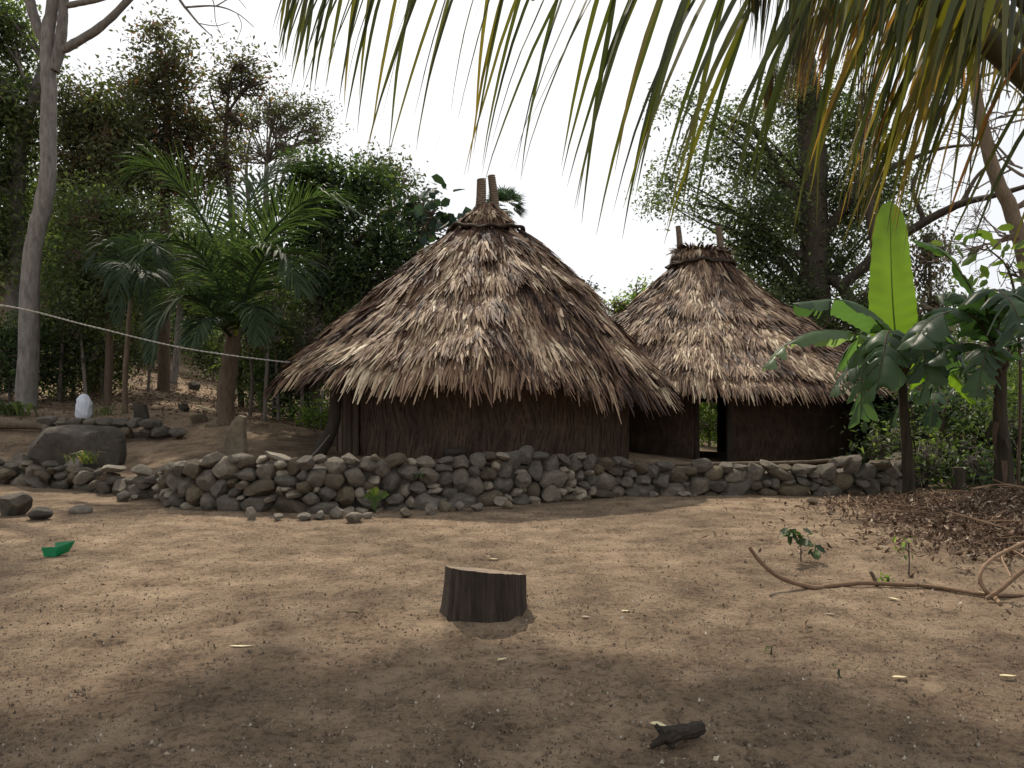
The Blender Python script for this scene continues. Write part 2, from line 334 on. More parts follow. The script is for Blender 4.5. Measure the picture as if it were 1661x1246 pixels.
# ------------------------------------------------------------------ stones
def ico(sub):
    import bmesh
    b = bmesh.new(); bmesh.ops.create_icosphere(b, subdivisions=sub, radius=1)
    V = np.array([v.co[:] for v in b.verts]); Fa = np.array([[v.index for v in f.verts] for f in b.faces]); b.free(); return V, Fa
ICO3 = ico(3); ICO4 = ico(4)
def rock_shape(seed, angular=.5, base=ICO3, block=False):
    r = np.random.default_rng(seed); V = base[0].copy()
    if block: V = np.sign(V) * np.abs(V) ** .5; V = V / np.abs(V).max(0)
    for _ in range(16 if angular > .3 else 11):
        n = nrm(r.normal(size=3)[None])[0]; d = r.uniform(.58, .9) if angular > .3 else r.uniform(.68, .95)
        if block: d = r.uniform(.92, 1.2)
        e = V @ n - d; V = V - np.clip(e, 0, None)[:, None] * n[None] * (1.0 if angular > .3 else .92)
    k = r.normal(size=(5, 3)) * 2.2; ph = r.uniform(0, 6, 5)
    for q in range(5): V = V * (1 + .020 * np.sin(V @ k[q] + ph[q]))[:, None]
    V = V / np.abs(V).max(0)
    return V, base[1]
PROTO = []
for s in range(16):
    V, Fa = rock_shape(100 + s, .6 if s % 4 else .1, ICO4)
    me = bpy.data.meshes.new('stone'); me.from_pydata(V.tolist(), [], Fa.tolist()); me.polygons.foreach_set('use_smooth', [True] * len(Fa)); me.update(); me.set_sharp_from_angle(angle=R(24))
    PROTO.append((V, Fa, me))
    me.materials.append(M['brownstone'] if s in (4, 9, 14) else M['stone'])
def rotm(ax, ay, az): 
    from mathutils import Euler
    return np.array(Euler((ax, ay, az)).to_matrix())

def stone_wall(name, label, cat, s0, s1, topf, thick=.34, wmin=.24, wmax=.56, seed=1, hr=(.40, .72), lowjit=1.0):
    """dry stones stacked along the wall line between world x = s0 and s1"""
    r = np.random.default_rng(seed)
    lx = np.linspace(s0, s1, 400); ly = wallY(lx); L = np.concatenate([[0], np.cumsum(np.hypot(np.diff(lx), np.diff(ly)))])
    tot = L[-1]; res = .02; n = int(tot / res); sky_ = np.full(n, -.05)
    sx = np.interp(np.arange(n) * res, L, lx); H = topf(sx)
    root = empty(name, (np.interp(tot / 2, L, lx), wallY(np.interp(tot / 2, L, lx)), 0), label, cat)
    stones = []
    for _ in range(3000):
        gap = H - sky_
        if gap.max() < .05: break
        cand = np.where(gap > .05)[0]; k = cand[np.argmin(sky_[cand] + r.random(len(cand)) * .02)]
        wd = r.uniform(wmin, wmax) * (1.35 if r.random() < .08 else 1); 
        if r.random() < .18: wd *= .5
        h = wd * r.uniform(*hr); h = min(h, .30, max(gap[k] * 1.15, .07))
        lo = k
        while lo > 0 and sky_[lo - 1] < sky_[k] + .06 and (k - lo) * res < wd: lo -= 1
        hi = k
        while hi < n - 1 and sky_[hi + 1] < sky_[k] + .06 and (hi - lo) * res < wd: hi += 1
        wd2 = max((hi - lo) * res, wd * .6, .08); c = (lo + hi) / 2 * res
        a0 = max(0, int((c - wd2 / 2) / res)); a1 = min(n, int((c + wd2 / 2) / res) + 1)
        z0 = sky_[a0:a1].mean()
        h = min(h, wd2 * 1.1); 
        u = (np.arange(a0, a1) * res - c) / (wd2 / 2); prof = np.sqrt(np.clip(1 - (u * .82) ** 2, 0, 1))
        sky_[a0:a1] = np.maximum(sky_[a0:a1] + .02, z0 + h * .93 * prof)
        stones.append((c, z0 + h / 2, wd2, h))
    stones.sort(key=lambda q: -q[2] * q[3])
    rest = MB()
    for q, (c, z, wd, h) in enumerate(stones):
        x = np.interp(c, L, lx); y = wallY(x); x2 = np.interp(c + .1, L, lx) + 1e-4; ang = math.atan2(wallY(x2) - y, x2 - x) if c + .1 < tot else 0
        V, Fa, me = PROTO[r.integers(len(PROTO))]
        dep = thick * r.uniform(.8, 1.15); back = z * .12 + r.normal() * .025 * lowjit
        loc = np.array([x - math.sin(ang) * back, y + math.cos(ang) * back, z + g1(x, y - .2)])
        rot = (r.normal() * .12, r.normal() * .22, ang + r.normal() * .12)
        scl = (wd / 2 * 1.16, dep / 2, h / 2 * 1.18)
        if q < 100:
            o = bpy.data.objects.new('stone', me); COL.objects.link(o); o.parent = root
            o.location = loc - np.array(root.location); o.rotation_euler = rot; o.scale = scl
        else:
            rest.add((V * np.array(scl)) @ rotm(*rot).T + loc, Fa, .5)
    if rest.V:
        o = rest.build('stones', M['stone'], root, True); tag(o, kind='stuff')
    # earth packed behind the stones
    e = MB(); m = 60; cs = np.linspace(0, tot, m); ex = np.interp(cs, L, lx); ey = wallY(ex)
    hh = np.interp(ex, sx, H) - .10
    Vt = []
    for a in range(m):
        g0 = g1(ex[a], ey[a] - .2)
        Vt += [(ex[a], ey[a] + .06, g0 - .1), (ex[a], ey[a] + .10, g0 + hh[a]), (ex[a], ey[a] + .62, g0 + hh[a] + .02), (ex[a], ey[a] + .62, g0 - .1)]
    Vt = np.array(Vt) + rng.normal(size=(m * 4, 3)) * .008; Fq = []
    for a in range(m - 1):
        for b in range(4): Fq.append((a * 4 + b, a * 4 + (b + 1) % 4, a * 4 + 4 + (b + 1) % 4, a * 4 + 4 + b))
    Fq.append((0, 3, 2, 1)); Fq.append((4 * m - 4, 4 * m - 3, 4 * m - 2, 4 * m - 1))
    e.add(Vt, Fq, rng.random(m * 4)); e.build('packed_earth', M['earth'], root)
    print(name, len(stones)); return root
topA = lambda x: np.interp(x, [-5.6, -5.2, -4.6, -4.0, -2.5, -1, .4, 1.3, 1.9], [.40, .58, .68, .72, .70, .71, .66, .62, .54])
topB = lambda x: np.interp(x, [1.9, 3, 4.5, 6, 7, 7.8], [.50, .48, .46, .48, .48, .40])
topC = lambda x: np.interp(x, [-11, -9, -8.3, -7.6, -7, -6.4, -5.6], [.22, .34, .42, .30, .26, .22, .34])
stone_wall('stone_wall', 'rough dry stone retaining wall of jumbled grey stones in front of the nearer thatched hut', 'stone wall', -5.6, 1.85, topA, seed=11)
stone_wall('stone_wall', 'lower neat dry stone retaining wall below the farther hut with the open doorway', 'stone wall', 1.9, 7.8, topB, seed=12, wmin=.28, wmax=.66, hr=(.36, .58), lowjit=.6)
stone_wall('stone_wall', 'low collapsed row of stones running left from the hut wall past the big boulder', 'stone wall', -10.6, -5.65, topC, seed=13, wmin=.3, wmax=.6, hr=(.36, .6), lowjit=2.5)

def rock(name, px, py, wpx, hpx, label, cat='stone', depth=None, D=None, seed=0, mat_='stone', rot=(0, 0, 0), group=None, angular=.6, sink=.12, block=False):
    """a separate rock: px, py = middle of its foot in the photo"""
    p = ground_hit(px, py) if D is None else np.array([P(px, py, D)[0], D, g1(P(px, py, D)[0], D)])
    W = wpx / F * p[1]; H = hpx / F * p[1]
    V, Fa = rock_shape(500 + seed, angular, ICO4, block)
    V = V * np.array([W / 2, (depth or W * .8) / 2, H / 2 * (1 + sink)]) ; V = V @ rotm(*rot).T
    mb = MB(); V[:, 2] -= V[:, 2].min() + H * sink
    o_v = V + np.array([p[0], p[1] + (depth or W * .8) / 2 * .8, p[2]]); mb.add(o_v, Fa)
    root = bpy.data.objects.new('tmp', None); root.location = o_v.mean(0); root.matrix_basis = Matrix.Translation(Vector(o_v.mean(0)))
    o = mb.build(name, M[mat_], root, True); o.data.set_sharp_from_angle(angle=R(24)); o.parent = None; o.location = root.location; bpy.data.objects.remove(root)
    return tag(o, label, cat, group)
rock('boulder', 105, 782, 146, 92, 'big flat-topped dark boulder sitting among low stones at left', 'boulder', depth=1.0, seed=1, mat_='darkstone', angular=.7, rot=(.12, .07, 0), block=True)
rock('rock', 108, 792, 46, 60, 'grey angular rock leaning against the front of the big boulder', 'rock', seed=2, rot=(0, .5, 0))
rock('rock', 12, 838, 56, 38, 'dark rounded rock at the left edge of the yard', 'rock', seed=3, mat_='darkstone')
rock('rock', 58, 845, 40, 22, 'low dark brown rock half buried right of the rounded rock at the yard edge', 'rock', seed=4, mat_='darkstone', angular=.1)
rock('rock', 124, 834, 38, 14, 'flat grey hump of rock buried in the sand below the low stone row', 'rock', seed=5, angular=.1, sink=.4)
rock('rock', 76, 790, 52, 26, 'grey oval rock lying in front of the big boulder', 'rock', seed=6)
rock('rock', 28, 752, 40, 46, 'grey blocky rock standing left of the big boulder', 'rock', seed=30, D=14.6)
LS = [(196, 814, 30, 18, 'pale grey rounded stone lying below the low stone row'),
      (217, 811, 18, 9, 'small flat stone touching the pale rounded stone below the low row'),
      (405, 843, 18, 22, 'thin upright grey stone at the foot of the wall, leftmost loose one there'),
      (448, 845, 20, 12, 'small grey stone lying between the thin upright stone and the row of four'),
      (492, 846, 26, 14, 'dark angular stone, leftmost of the row of four lying before the wall'),
      (517, 844, 24, 15, 'dark stone, second from left in the row of four before the wall'),
      (544, 842, 26, 20, 'tallest pale-topped stone in the row of four before the wall'),
      (573, 848, 32, 17, 'widest grey stone at the right end of the row of four before the wall'),
      (594, 842, 20, 12, 'small dark stone tucked beside the widest stone under the seedling'),
      (657, 840, 24, 17, 'pale squarish stone standing alone right of the leafy seedling'),
      (699, 836, 26, 25, 'dark pointed stone at the wall foot right of the pale squarish stone'),
      (722, 831, 22, 23, 'cream coloured lumpy stone at the foot of the stone wall'),
      (744, 829, 20, 15, 'small blue-grey stone just right of the cream lumpy stone'),
      (774, 830, 24, 14, 'dark flat stone on the dirt in front of the middle of the wall'),
      (812, 822, 26, 18, 'light grey stone beside the reddish one at the wall foot'),
      (824, 826, 22, 14, 'reddish brown small stone at the foot of the wall'),
      (868, 818, 30, 14, 'low grey stone at the wall foot right of the reddish one'),
      (904, 815, 22, 18, 'bluish round stone at the wall foot nearest the taller grey lump'),
      (938, 812, 34, 26, 'biggest loose grey lump at the wall foot near its corner'),
      (980, 808, 30, 14, 'flat dark stone lying at the corner where the lower wall starts'),
      (1062, 806, 20, 9, 'little pale stone at the foot of the lower neat wall'),
      (1113, 806, 30, 9, 'pale flat stone on the dirt before the lower neat wall'),
      (1322, 820, 26, 11, 'flat brown stone on the dirt beside the dead leaves')]
for k, (px, py, wp, hp, lb) in enumerate(LS):
    rock('stone', px, py, wp, hp, lb, 'stone', seed=40 + k, group='loose stones at the foot of the walls', mat_='brownstone' if k in (9, 11, 15, 22) else 'stone', rot=(random.uniform(-.2, .2), random.uniform(-.2, .2), random.uniform(0, 3)))
# flat stones resting on top of the wall
def topstone(px, py, D, w, d, h, label, seed, rot=(0, 0, 0), mt='stone'):
    V, Fa = rock_shape(800 + seed, .6, ICO4); V = (V * np.array([w / 2, d / 2, h / 2])) @ rotm(*rot).T; c = P(px, py, D)
    mb = MB(); mb.add(V, Fa); o = mb.build('stone', M[mt], None, True); o.location = c; return tag(o, label, 'stone', 'stones resting on the wall tops')
topstone(453, 742, 11.6, .50, .4, .13, 'long pale slab tilted on top of the stone wall, left of the leaning post', 1, (0, .28, 0))
topstone(330, 752, 11.9, .50, .35, .15, 'long grey slab lying on the wall top beside the upright slab', 2)
topstone(230, 764, 13.0, .40, .32, .20, 'dark oval stone perched on the low stone row', 3, (0, .35, 0))
topstone(184, 760, 13.5, .42, .35, .15, 'pale arched stone lying on the low stone row near the boulder', 4, (0, .1, 0))
topstone(609, 743, 11.5, .13, .12, .12, 'small tan pebble cluster stone on top of the wall by the hut boards', 5, mt='brownstone')

def slab(name, px, base_py, D, w, h, t, label, cat, mt, prof, seed=0, lean=0):
    """upright slab with the outline prof: list of (u -1..1, v 0..1)"""
    p = P(px, base_py, D); z0 = g1(p[0], D)
    pr = np.array(prof); n = len(pr); mb = MB(); r = np.random.default_rng(seed)
    fr_ = np.stack([pr[:, 0] * w / 2 + pr[:, 1] * lean, np.full(n, -t / 2), pr[:, 1] * (h + .12) - .12], -1)
    bk = fr_.copy(); bk[:, 1] = t / 2; inn = fr_.copy(); inn[:, 1] = -t * .62; cen = inn.mean(0); inn = cen + (inn - cen) * .82
    inb = inn.copy(); inb[:, 1] = t * .62
    V = np.vstack([fr_, bk, inn, inb]) ; jj = np.arange(n); j2 = (jj + 1) % n
    mb.add(V, np.concatenate([np.stack([jj, j2, j2 + n, jj + n], -1), np.stack([jj + 2 * n, j2 + 2 * n, j2, jj], -1), np.stack([jj + n, j2 + n, j2 + 3 * n, jj + 3 * n], -1)]))
    for off, c in ((2 * n, inn.mean(0)), (3 * n, inb.mean(0))):
        ring = V[off:off + n]; mb.add(np.vstack([ring, c]), np.stack([jj, j2, np.full(n, n)], -1) if off == 2 * n else np.stack([j2, jj, np.full(n, n)], -1))
    o = mb.build(name, M[mt]); o.location = (p[0], D, z0)
    return tag(o, label, cat)
slab('standing_stone', 377, 757, 12.3, .38, .84, .16, 'tall upright brown stone slab standing behind the wall left end', 'standing stone', 'brownstone',
     [(-1, 0), (1, 0), (.95, .45), (.75, .8), (.8, .97), (.3, 1.0), (-.2, .9), (-.6, .65), (-.9, .3)], lean=.06)
slab('standing_stone', 229, 682, 17.6, .40, .50, .10, 'grey-green notched slab standing behind the low terrace wall', 'standing stone', 'darkstone',
     [(-1, 0), (1, 0), (.8, .5), (.5, .9), (.1, .98), (-.3, .9), (-.9, 1.0), (-.7, .6), (-.8, .3)])
# white wrapped stone
Vw, Fw = ICO4; V = Vw.copy(); p = P(136, 674, 18.2); z0 = g1(p[0], 18.2)
hxy = np.hypot(V[:, 0], V[:, 1]) + 1e-6; rad = (1 - np.abs(V[:, 2]) ** 2.8) ** (1 / 2.2) / hxy * (1 - .16 * V[:, 2]); V = V * np.stack([.185 * rad, .13 * rad, np.full(len(V), .31)], -1); fan_ = np.arctan2(V[:, 1], V[:, 0]); V[:, :2] *= (1 + .05 * np.sin(fan_ * 5 + V[:, 2] * 9) + .03 * np.sin(fan_ * 11 - V[:, 2] * 14))[:, None]
V[:, 2] += .27; V[:, 2] = np.where(V[:, 2] < .0, V[:, 2] * .2, V[:, 2])
V += .005 * np.sin(V[:, [2]] * 30 + V[:, [0]] * 22) * np.array([[1, 1, 0]]) + .008 * np.sin(V[:, [0]] * 55 + V[:, [2]] * 40) * np.array([[0, 1, 0]])
mb = MB(); mb.add(V, Fw, rng.random(len(V))); o = mb.build('wrapped_stone', M['cloth'], None, True); o.location = (p[0], 18.2, z0 - .02)
tag(o, 'rounded upright stone wrapped in white sacking above the low terrace wall', 'wrapped stone')
# terrace wall up the slope
ter = empty('terrace_wall', (*ground_hit(180, 700)[:2], g1(*ground_hit(180, 700)[:2])), 'short low terrace wall of flat stones below the white wrapped stone', 'stone wall')
TS = []
for k in range(9):  TS.append((78 + k * 26 + random.uniform(-4, 4), 704 + k * .6, random.uniform(24, 34), random.uniform(15, 20)))
for k in range(8): TS.append((82 + k * 23 + random.uniform(-4, 4), 688 + k * .8, random.uniform(24, 38), random.uniform(11, 17)))
for k, (px, py, wp, hp) in enumerate(TS):
    D = 17.0 - (px - 80) * .002; c = P(px, py - hp / 2 + 2, D); me = PROTO[(k * 5) % 16][2]
    o = bpy.data.objects.new('stone', me); COL.objects.link(o); o.parent = ter; o.location = c - np.array(ter.location)
    o.scale = (wp / F * D / 2 * 1.1, .2, hp / F * D / 2 * 1.15); o.rotation_euler = (random.uniform(-.1, .1), random.uniform(-.1, .1), random.uniform(-.2, .2))
mb = MB(); a, b = P(66, 712, 17.15), P(292, 716, 16.8)
for t in np.linspace(0, 1, 14):
    pass
tube(mb, [a + (b - a) * t + np.array([0, .12, .0]) for t in np.linspace(0, 1, 12)], [.17] * 12, 8, rough=.08)
mb.build('packed_earth', M['earth'], ter)
# rocks on the slope
rock('rock', 296, 672, 20, 14, 'small dark rock on the slope left of the young coconut palm', 'rock', seed=20, mat_='darkstone', D=19)
rock('rock', 320, 690, 28, 18, 'tan rock on the path just left of the palm base', 'rock', seed=21, mat_='brownstone', D=17.6)
rock('rock', 341, 690, 34, 10, 'flat tan rock touching the palm base', 'rock', seed=22, mat_='brownstone', D=17.2)
rock('rock', 312, 612, 20, 14, 'dark reddish rock up the path beside the slender trunk', 'rock', seed=23, mat_='darkstone', D=27)
def stick(name, pts, rads, mt, label, cat, sides=7, rough=.06, n=14, group=None, a=.5):
    pts = spline(pts, n); rads = np.interp(np.linspace(0, 1, n), np.linspace(0, 1, len(rads)), rads)
    mb = MB(); tube(mb, pts - pts[0], rads, sides, a=a, rough=rough); o = mb.build(name, M[mt], None, True); o.location = pts[0]
    return tag(o, label, cat, group)
stick('log', [P(-40, 690, 16.6), P(0, 688, 16.7), P(45, 689, 16.8), P(72, 693, 16.9)], [.10, .11, .10, .07], 'barkbrown', 'old grey log lying along the slope at the left end of the terrace wall', 'log')
stick('stick', [P(322, 659, 20) , P(338, 664, 20), P(356, 668, 20)], [.03, .035, .025], 'paleleaf', 'pale bare stick lying on the slope left of the palm', 'stick')

# ------------------------------------------------------------------ thatched huts
def prof_interp(tab, t): 
    tab = np.array(tab, float); s = np.concatenate([[0], np.cumsum(np.hypot(np.diff(tab[:, 0]), np.diff(tab[:, 1])))]); s /= s[-1]
    return np.interp(t, s, tab[:, 0]), np.interp(t, s, tab[:, 1])
class Roof:
    def __init__(s, px, Yc, left, right, seed, lump=1.0):
        s.lump = lump
        s.c = np.array([(px - CX) / F * Yc, Yc]); s.k = Yc / F; s.L = left; s.Rr = right; s.ph = np.random.default_rng(seed).uniform(0, 6, 8)
    def at(s, th, t):
        th = np.asarray(th, float); t = np.asarray(t, float)
        tl = np.clip(t, 0, 1.0); ex = t - tl
        hl, yl = prof_interp(s.L, tl); hr, yr = prof_interp(s.Rr, tl)
        w_ = (1 + np.cos(th)) / 2; r = (hl * (1 - w_) + hr * w_) * s.k; z = EYE + (HY - (yl * (1 - w_) + yr * w_)) * s.k
        lump = .05 * np.sin(3 * th + s.ph[0] + 4 * t) + .035 * np.sin(7 * th + s.ph[1] - 7 * t) + .03 * np.sin(13 * th + s.ph[2] + 11 * t)
        lump = lump * s.lump; tier = .05 * s.lump * (np.mod(tl * 5.0 + .12 * np.sin(4 * th + s.ph[3]), 1.0) - .5); r = r + (lump + tier) * (.3 + t) + ex * 4.6; z = z + tier * .6; z = z + lump * .5 - ex * 4.4
        return np.stack([s.c[0] + r * np.cos(th), s.c[1] + r * np.sin(th), z], -1)
def thatch(roof, rows, spacing, seed, t0=0.0, blade=(.42, .85), wd=(.012, .028), colour_bias=0.0, nb=8, tmax=.885):
    r = np.random.default_rng(seed); mb = MB()
    C = []
    for k in range(rows):
        t = t0 + (tmax - t0) * (k + .5) / rows
        rad = np.linalg.norm(roof.at(0, t)[:2] - roof.c); n = int(2 * math.pi * rad / spacing) + 6
        th = (np.arange(n) + r.random(n)) / n * 2 * math.pi
        tt = t + r.normal(size=n) * .5 / rows + .012 * np.sin(5 * th + k * .7); C.append(np.stack([th, np.clip(tt, 0, tmax + .01)], -1))
    C = np.concatenate(C); nC = len(C)
    tone = .43 + .55 * (vnoise(C[:, 0] * 5 + 3, C[:, 1] * 9) - .5) + .55 * (vnoise(C[:, 0] * 17, C[:, 1] * 26 + 9) - .5) + r.normal(size=nC) * .16
    tone += .12 * (vnoise(C[:, 0] * 3, C[:, 1] * 4 + 50) - .5) - .16 * np.exp(-C[:, 1] / .12) + colour_bias
    th = np.repeat(C[:, 0], nb); t = np.repeat(C[:, 1], nb); N = len(th)
    fan = np.repeat(r.normal(size=nC) * .13, nb) + (r.random(N) - .5) * .36
    th = th + r.normal(size=N) * .010; t = np.clip(t + r.normal(size=N) * .008, 0, tmax + .015)
    p0 = roof.at(th, t); dn = nrm(roof.at(th, t + .02) - roof.at(th, t - .02 * (t > .03))); sd_ = nrm(roof.at(th + .01, t) - roof.at(th - .01, t))
    up = nrm(np.cross(sd_, dn)); up = np.where(up[:, [2]] < 0, -up, up)
    d = nrm(dn * np.cos(fan)[:, None] + sd_ * np.sin(fan)[:, None]); sv = nrm(np.cross(up, d))
    ln = r.uniform(blade[0], blade[1], N)[:, None] * (np.where(r.random(N) < .03, 1.15, 1) * np.where(t > tmax - .10, .84, 1.0))[:, None]; wd_ = r.uniform(wd[0], wd[1], N)[:, None] * np.where(r.random(N) < .12, 1.9, 1)[:, None]
    lift = r.uniform(.01, .055, N)[:, None]; curl = r.normal(size=N)[:, None] * .022 + .008
    tw = r.normal(size=N)[:, None] * .5; wv = nrm(sv + up * tw)
    pts = [p0 + up * (lift * .3 + .01), p0 + d * ln * .5 + up * (lift + .01), p0 + d * ln + up * (lift * .75 + curl)]
    # beyond the eave the tips droop
    over = np.clip(t[:, None] - .80, 0, 1) * 4
    pts[2] = pts[2] + np.array([0, 0, -1.]) * ln * over * .55; pts[1] = pts[1] + np.array([0, 0, -1.]) * ln * over * .12
    ws = [wd_ * .8, wd_, wd_ * .25]
    V = np.stack([pts[0] - wv * ws[0], pts[0] + wv * ws[0], pts[1] - wv * ws[1], pts[1] + wv * ws[1], pts[2] - wv * ws[2], pts[2] + wv * ws[2]], 1).reshape(-1, 3)
    b = (np.arange(N) * 6)[:, None]; Fa = np.concatenate([b + np.array([0, 1, 3, 2]), b + np.array([2, 3, 5, 4])])
    a = np.clip(np.repeat(tone, nb) + r.normal(size=N) * .11, 0, 1)
    mb.add(V, Fa, np.repeat(a, 6)); return mb
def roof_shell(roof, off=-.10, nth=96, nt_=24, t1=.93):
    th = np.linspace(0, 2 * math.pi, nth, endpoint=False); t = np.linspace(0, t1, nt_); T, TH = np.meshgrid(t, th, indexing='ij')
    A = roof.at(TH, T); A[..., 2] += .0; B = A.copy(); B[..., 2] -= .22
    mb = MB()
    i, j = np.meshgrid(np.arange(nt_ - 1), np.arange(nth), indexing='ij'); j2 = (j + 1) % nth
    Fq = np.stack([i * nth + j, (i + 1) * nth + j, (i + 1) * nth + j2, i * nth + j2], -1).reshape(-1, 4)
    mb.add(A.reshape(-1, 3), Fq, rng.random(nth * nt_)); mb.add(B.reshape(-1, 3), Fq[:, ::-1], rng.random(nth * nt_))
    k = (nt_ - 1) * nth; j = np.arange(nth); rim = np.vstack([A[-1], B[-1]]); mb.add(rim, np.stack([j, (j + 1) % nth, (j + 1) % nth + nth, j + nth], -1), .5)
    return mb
def cane_wall(c, rad, z0f, z1, doors, seed, lean=.25, rdoor=None):
    """round wall of close-set canes daubed with mud; doors = list of (angle0, angle1)"""
    r = np.random.default_rng(seed); mb = MB()
    def open_(a): 
        a = a % (2 * math.pi); return any(lo <= a <= hi for lo, hi in doors)
    nseg = 180; zs = 5
    for k in range(nseg):
        a0, a1 = 2 * math.pi * k / nseg, 2 * math.pi * (k + 1) / nseg
        if open_((a0 + a1) / 2): continue
        V = []
        for rr in (rad, rad - .12):
            for a in (a0, a1): V += [(c[0] + rr * math.cos(a), c[1] + rr * math.sin(a), z0f - .3), (c[0] + rr * math.cos(a), c[1] + rr * math.sin(a), z1)]
        V = np.array(V); mb.add(V, [(0, 2, 3, 1), (4, 5, 7, 6), (0, 1, 5, 4), (2, 6, 7, 3), (1, 3, 7, 5)], .25)
    n = int(2 * math.pi * rad / .035)
    for layer, (zz0, zz1, ln) in enumerate([(z0f - .05, z0f + .62, lean), (z0f + .55, z0f + 1.15, -lean * .6), (z0f + 1.1, z1, lean * .5)]):
        for k in range(n):
            a = 2 * math.pi * (k + r.random() * .7) / n; dl = r.normal() * .05 + ln * (zz1 - zz0) / rad
            if open_(a) or open_(a + dl): continue
            R_ = rad + .008 + r.random() * .005; w_ = r.uniform(.014, .024) / rad; zt = zz1 + r.normal() * .05
            q = lambda aa, z, o=0: (c[0] + (R_ + o) * math.cos(aa), c[1] + (R_ + o) * math.sin(aa), z)
            am = a + dl / 2 + r.normal() * .004; zm = (zz0 + zt) / 2
            V = [q(a - w_, zz0), q(a + w_, zz0), q(am + w_, zm, .004), q(am - w_, zm, .004), q(a + dl + w_, zt), q(a + dl - w_, zt)]
            mb.add(V, [(0, 1, 2, 3), (3, 2, 4, 5)], float(np.clip(r.normal() * .07 + .45, 0, 1)))
    return mb
def horn(px0, py0, px1, py1, D, r0, r1, root, seed):
    r = np.random.default_rng(seed); p = spline([P(px0, py0, D), P((px0 + px1) / 2 + 1, (py0 + py1) / 2, D), P(px1, py1, D)], 12); mb = MB()
    tube(mb, p, np.interp(np.linspace(0, 1, 12), [0, .85, 1], [r0, r1, r1 * .8]), 10, a=.4, rough=.05)
    L = np.linalg.norm(p[-1] - p[0]); nb = int(L / .035); t = np.linspace(0, 1, nb * 10); pp = np.stack([np.interp(t, np.linspace(0, 1, 12), p[:, q]) for q in range(3)], -1)
    rr = np.interp(t, [0, 1], [r0, r1]) * 1.03; an = t * nb * 2 * math.pi
    tube(mb, pp + np.stack([rr * np.cos(an), rr * np.sin(an), 0 * an], -1), .013, 5, a=.8)
    return mb.build('horn', M['horn'], root, True)
def ring(root, roof, t, off, rr, seed):
    r = np.random.default_rng(seed); mb = MB(); th = np.linspace(0, 2 * math.pi, 80)
    for k in range(4):
        p = roof.at(th, t + k * .006); c = np.array([roof.c[0], roof.c[1], 0]); rad = p - c; rad[:, 2] = 0
        p = p + nrm(rad) * (off + .02 * r.random()) + np.array([0, 0, .02])[None] * k + np.stack([0 * th, 0 * th, .015 * np.sin(th * 5 + k * 2)], -1)
        tube(mb, p, rr * r.uniform(.7, 1.1), 6, a=r.random(), cap=False)
    return mb.build('ridge_binding', M['binding'], root, True)

def under_rafters(roof, n, root):
    mb = MB()
    for k in range(n):
        th = 2 * math.pi * k / n; p = roof.at(np.full(8, th), np.linspace(.02, .90, 8)); p[:, 2] -= .27; tube(mb, p, .035, 6)
    return mb.build('rafters', M['barkdark'], root)

# near hut
HZ = .56
r1 = Roof(788, 16.2, [(43, 372), (68, 395), (138, 457), (188, 502), (240, 543), (295, 585), (345, 628)], [(47, 375), (92, 412), (152, 468), (212, 538), (268, 603), (308, 655)], 1)
hut1 = empty('thatched_hut', (*r1.c, HZ), 'nearer round hut with tall conical thatch and two close-set horns, shuttered board side', 'hut')
rf = thatch(r1, 44, .135, 21, nb=8, t0=.025).build('roof', M['thatch'], hut1)
sh = roof_shell(r1); o = sh.build('roof_lining', M['underthatch'], rf); o.parent = rf
under_rafters(r1, 28, hut1)
capR = Roof(790, 16.2, [(12, 332), (20, 345), (34, 358), (46, 373)], [(10, 330), (20, 345), (32, 358), (48, 375)], 2, .2)
cp_ = thatch(capR, 9, .05, 22, blade=(.2, .36), wd=(.007, .016), nb=6, colour_bias=.1, tmax=.62); 
sh = roof_shell(capR, nth=32, nt_=8, t1=1); cp_.add(np.concatenate(sh.V), np.concatenate([sh.Fs[0], sh.Fs[1]]), .3)
cp_.build('ridge_cap', M['thatch'], hut1)
ring(hut1, r1, .012, .10, .026, 5)
horn(778, 352, 781, 291, 16.15, .10, .085, hut1, 6); horn(803, 348, 797, 285, 16.3, .095, .07, hut1, 7)
# board shutter at the left of the wall, and the wall
c1 = (float(r1.c[0]), 16.2); R1 = 2.88
board_a = (R(199), R(214))
cane_wall(c1, R1, HZ, 2.75, [], 31).build('wall', M['cane'], hut1)
mb = MB(); r = np.random.default_rng(4)
for k, a in enumerate(np.linspace(R(186), R(219), 9)):
    hw = r.uniform(.078, .095); R_ = R1 + .05 + (k % 2) * .02 + r.random() * .02; ct = np.array([c1[0] + R_ * math.cos(a), c1[1] + R_ * math.sin(a)]); tg = np.array([-math.sin(a), math.cos(a)]); nn = np.array([math.cos(a), math.sin(a)])
    zt = 2.35 + r.random() * .2; V = []
    for z, sft in ((HZ - .1, 0), (1.3, r.normal() * .012), (zt, r.normal() * .02)):
        for e, f in ((-1, 0), (1, 0), (1, 1), (-1, 1)): q = ct + tg * (e * hw + sft) + nn * (f * .03); V.append((q[0], q[1], z))
    mb.add(V, [(b + q, b + (q + 1) % 4, b + 4 + (q + 1) % 4, b + 4 + q) for b in (0, 4) for q in range(4)] + [(8, 9, 10, 11)], r.random())
mb.build('board_door', M['board'], hut1)
mb = MB(); tube(mb, spline([P(501, 760, 14.3), P(525, 722, 14.3), P(541, 688, 14.3), P(544, 650, 14.3), P(549, 606, 14.3)], 18), np.interp(np.linspace(0, 1, 18), [0, .2, 1], [.17, .125, .10]), 9, a=.2, rough=.05)
mb.build('eave_post', M['barkdark'], hut1, True)
stick('stick', [P(492, 752, 14.0), P(515, 730, 14.05), P(535, 705, 14.1)], [.016, .014, .01], 'twig', 'thin grey stick leaning against the dark bent post under the eave', 'stick', a=.8)
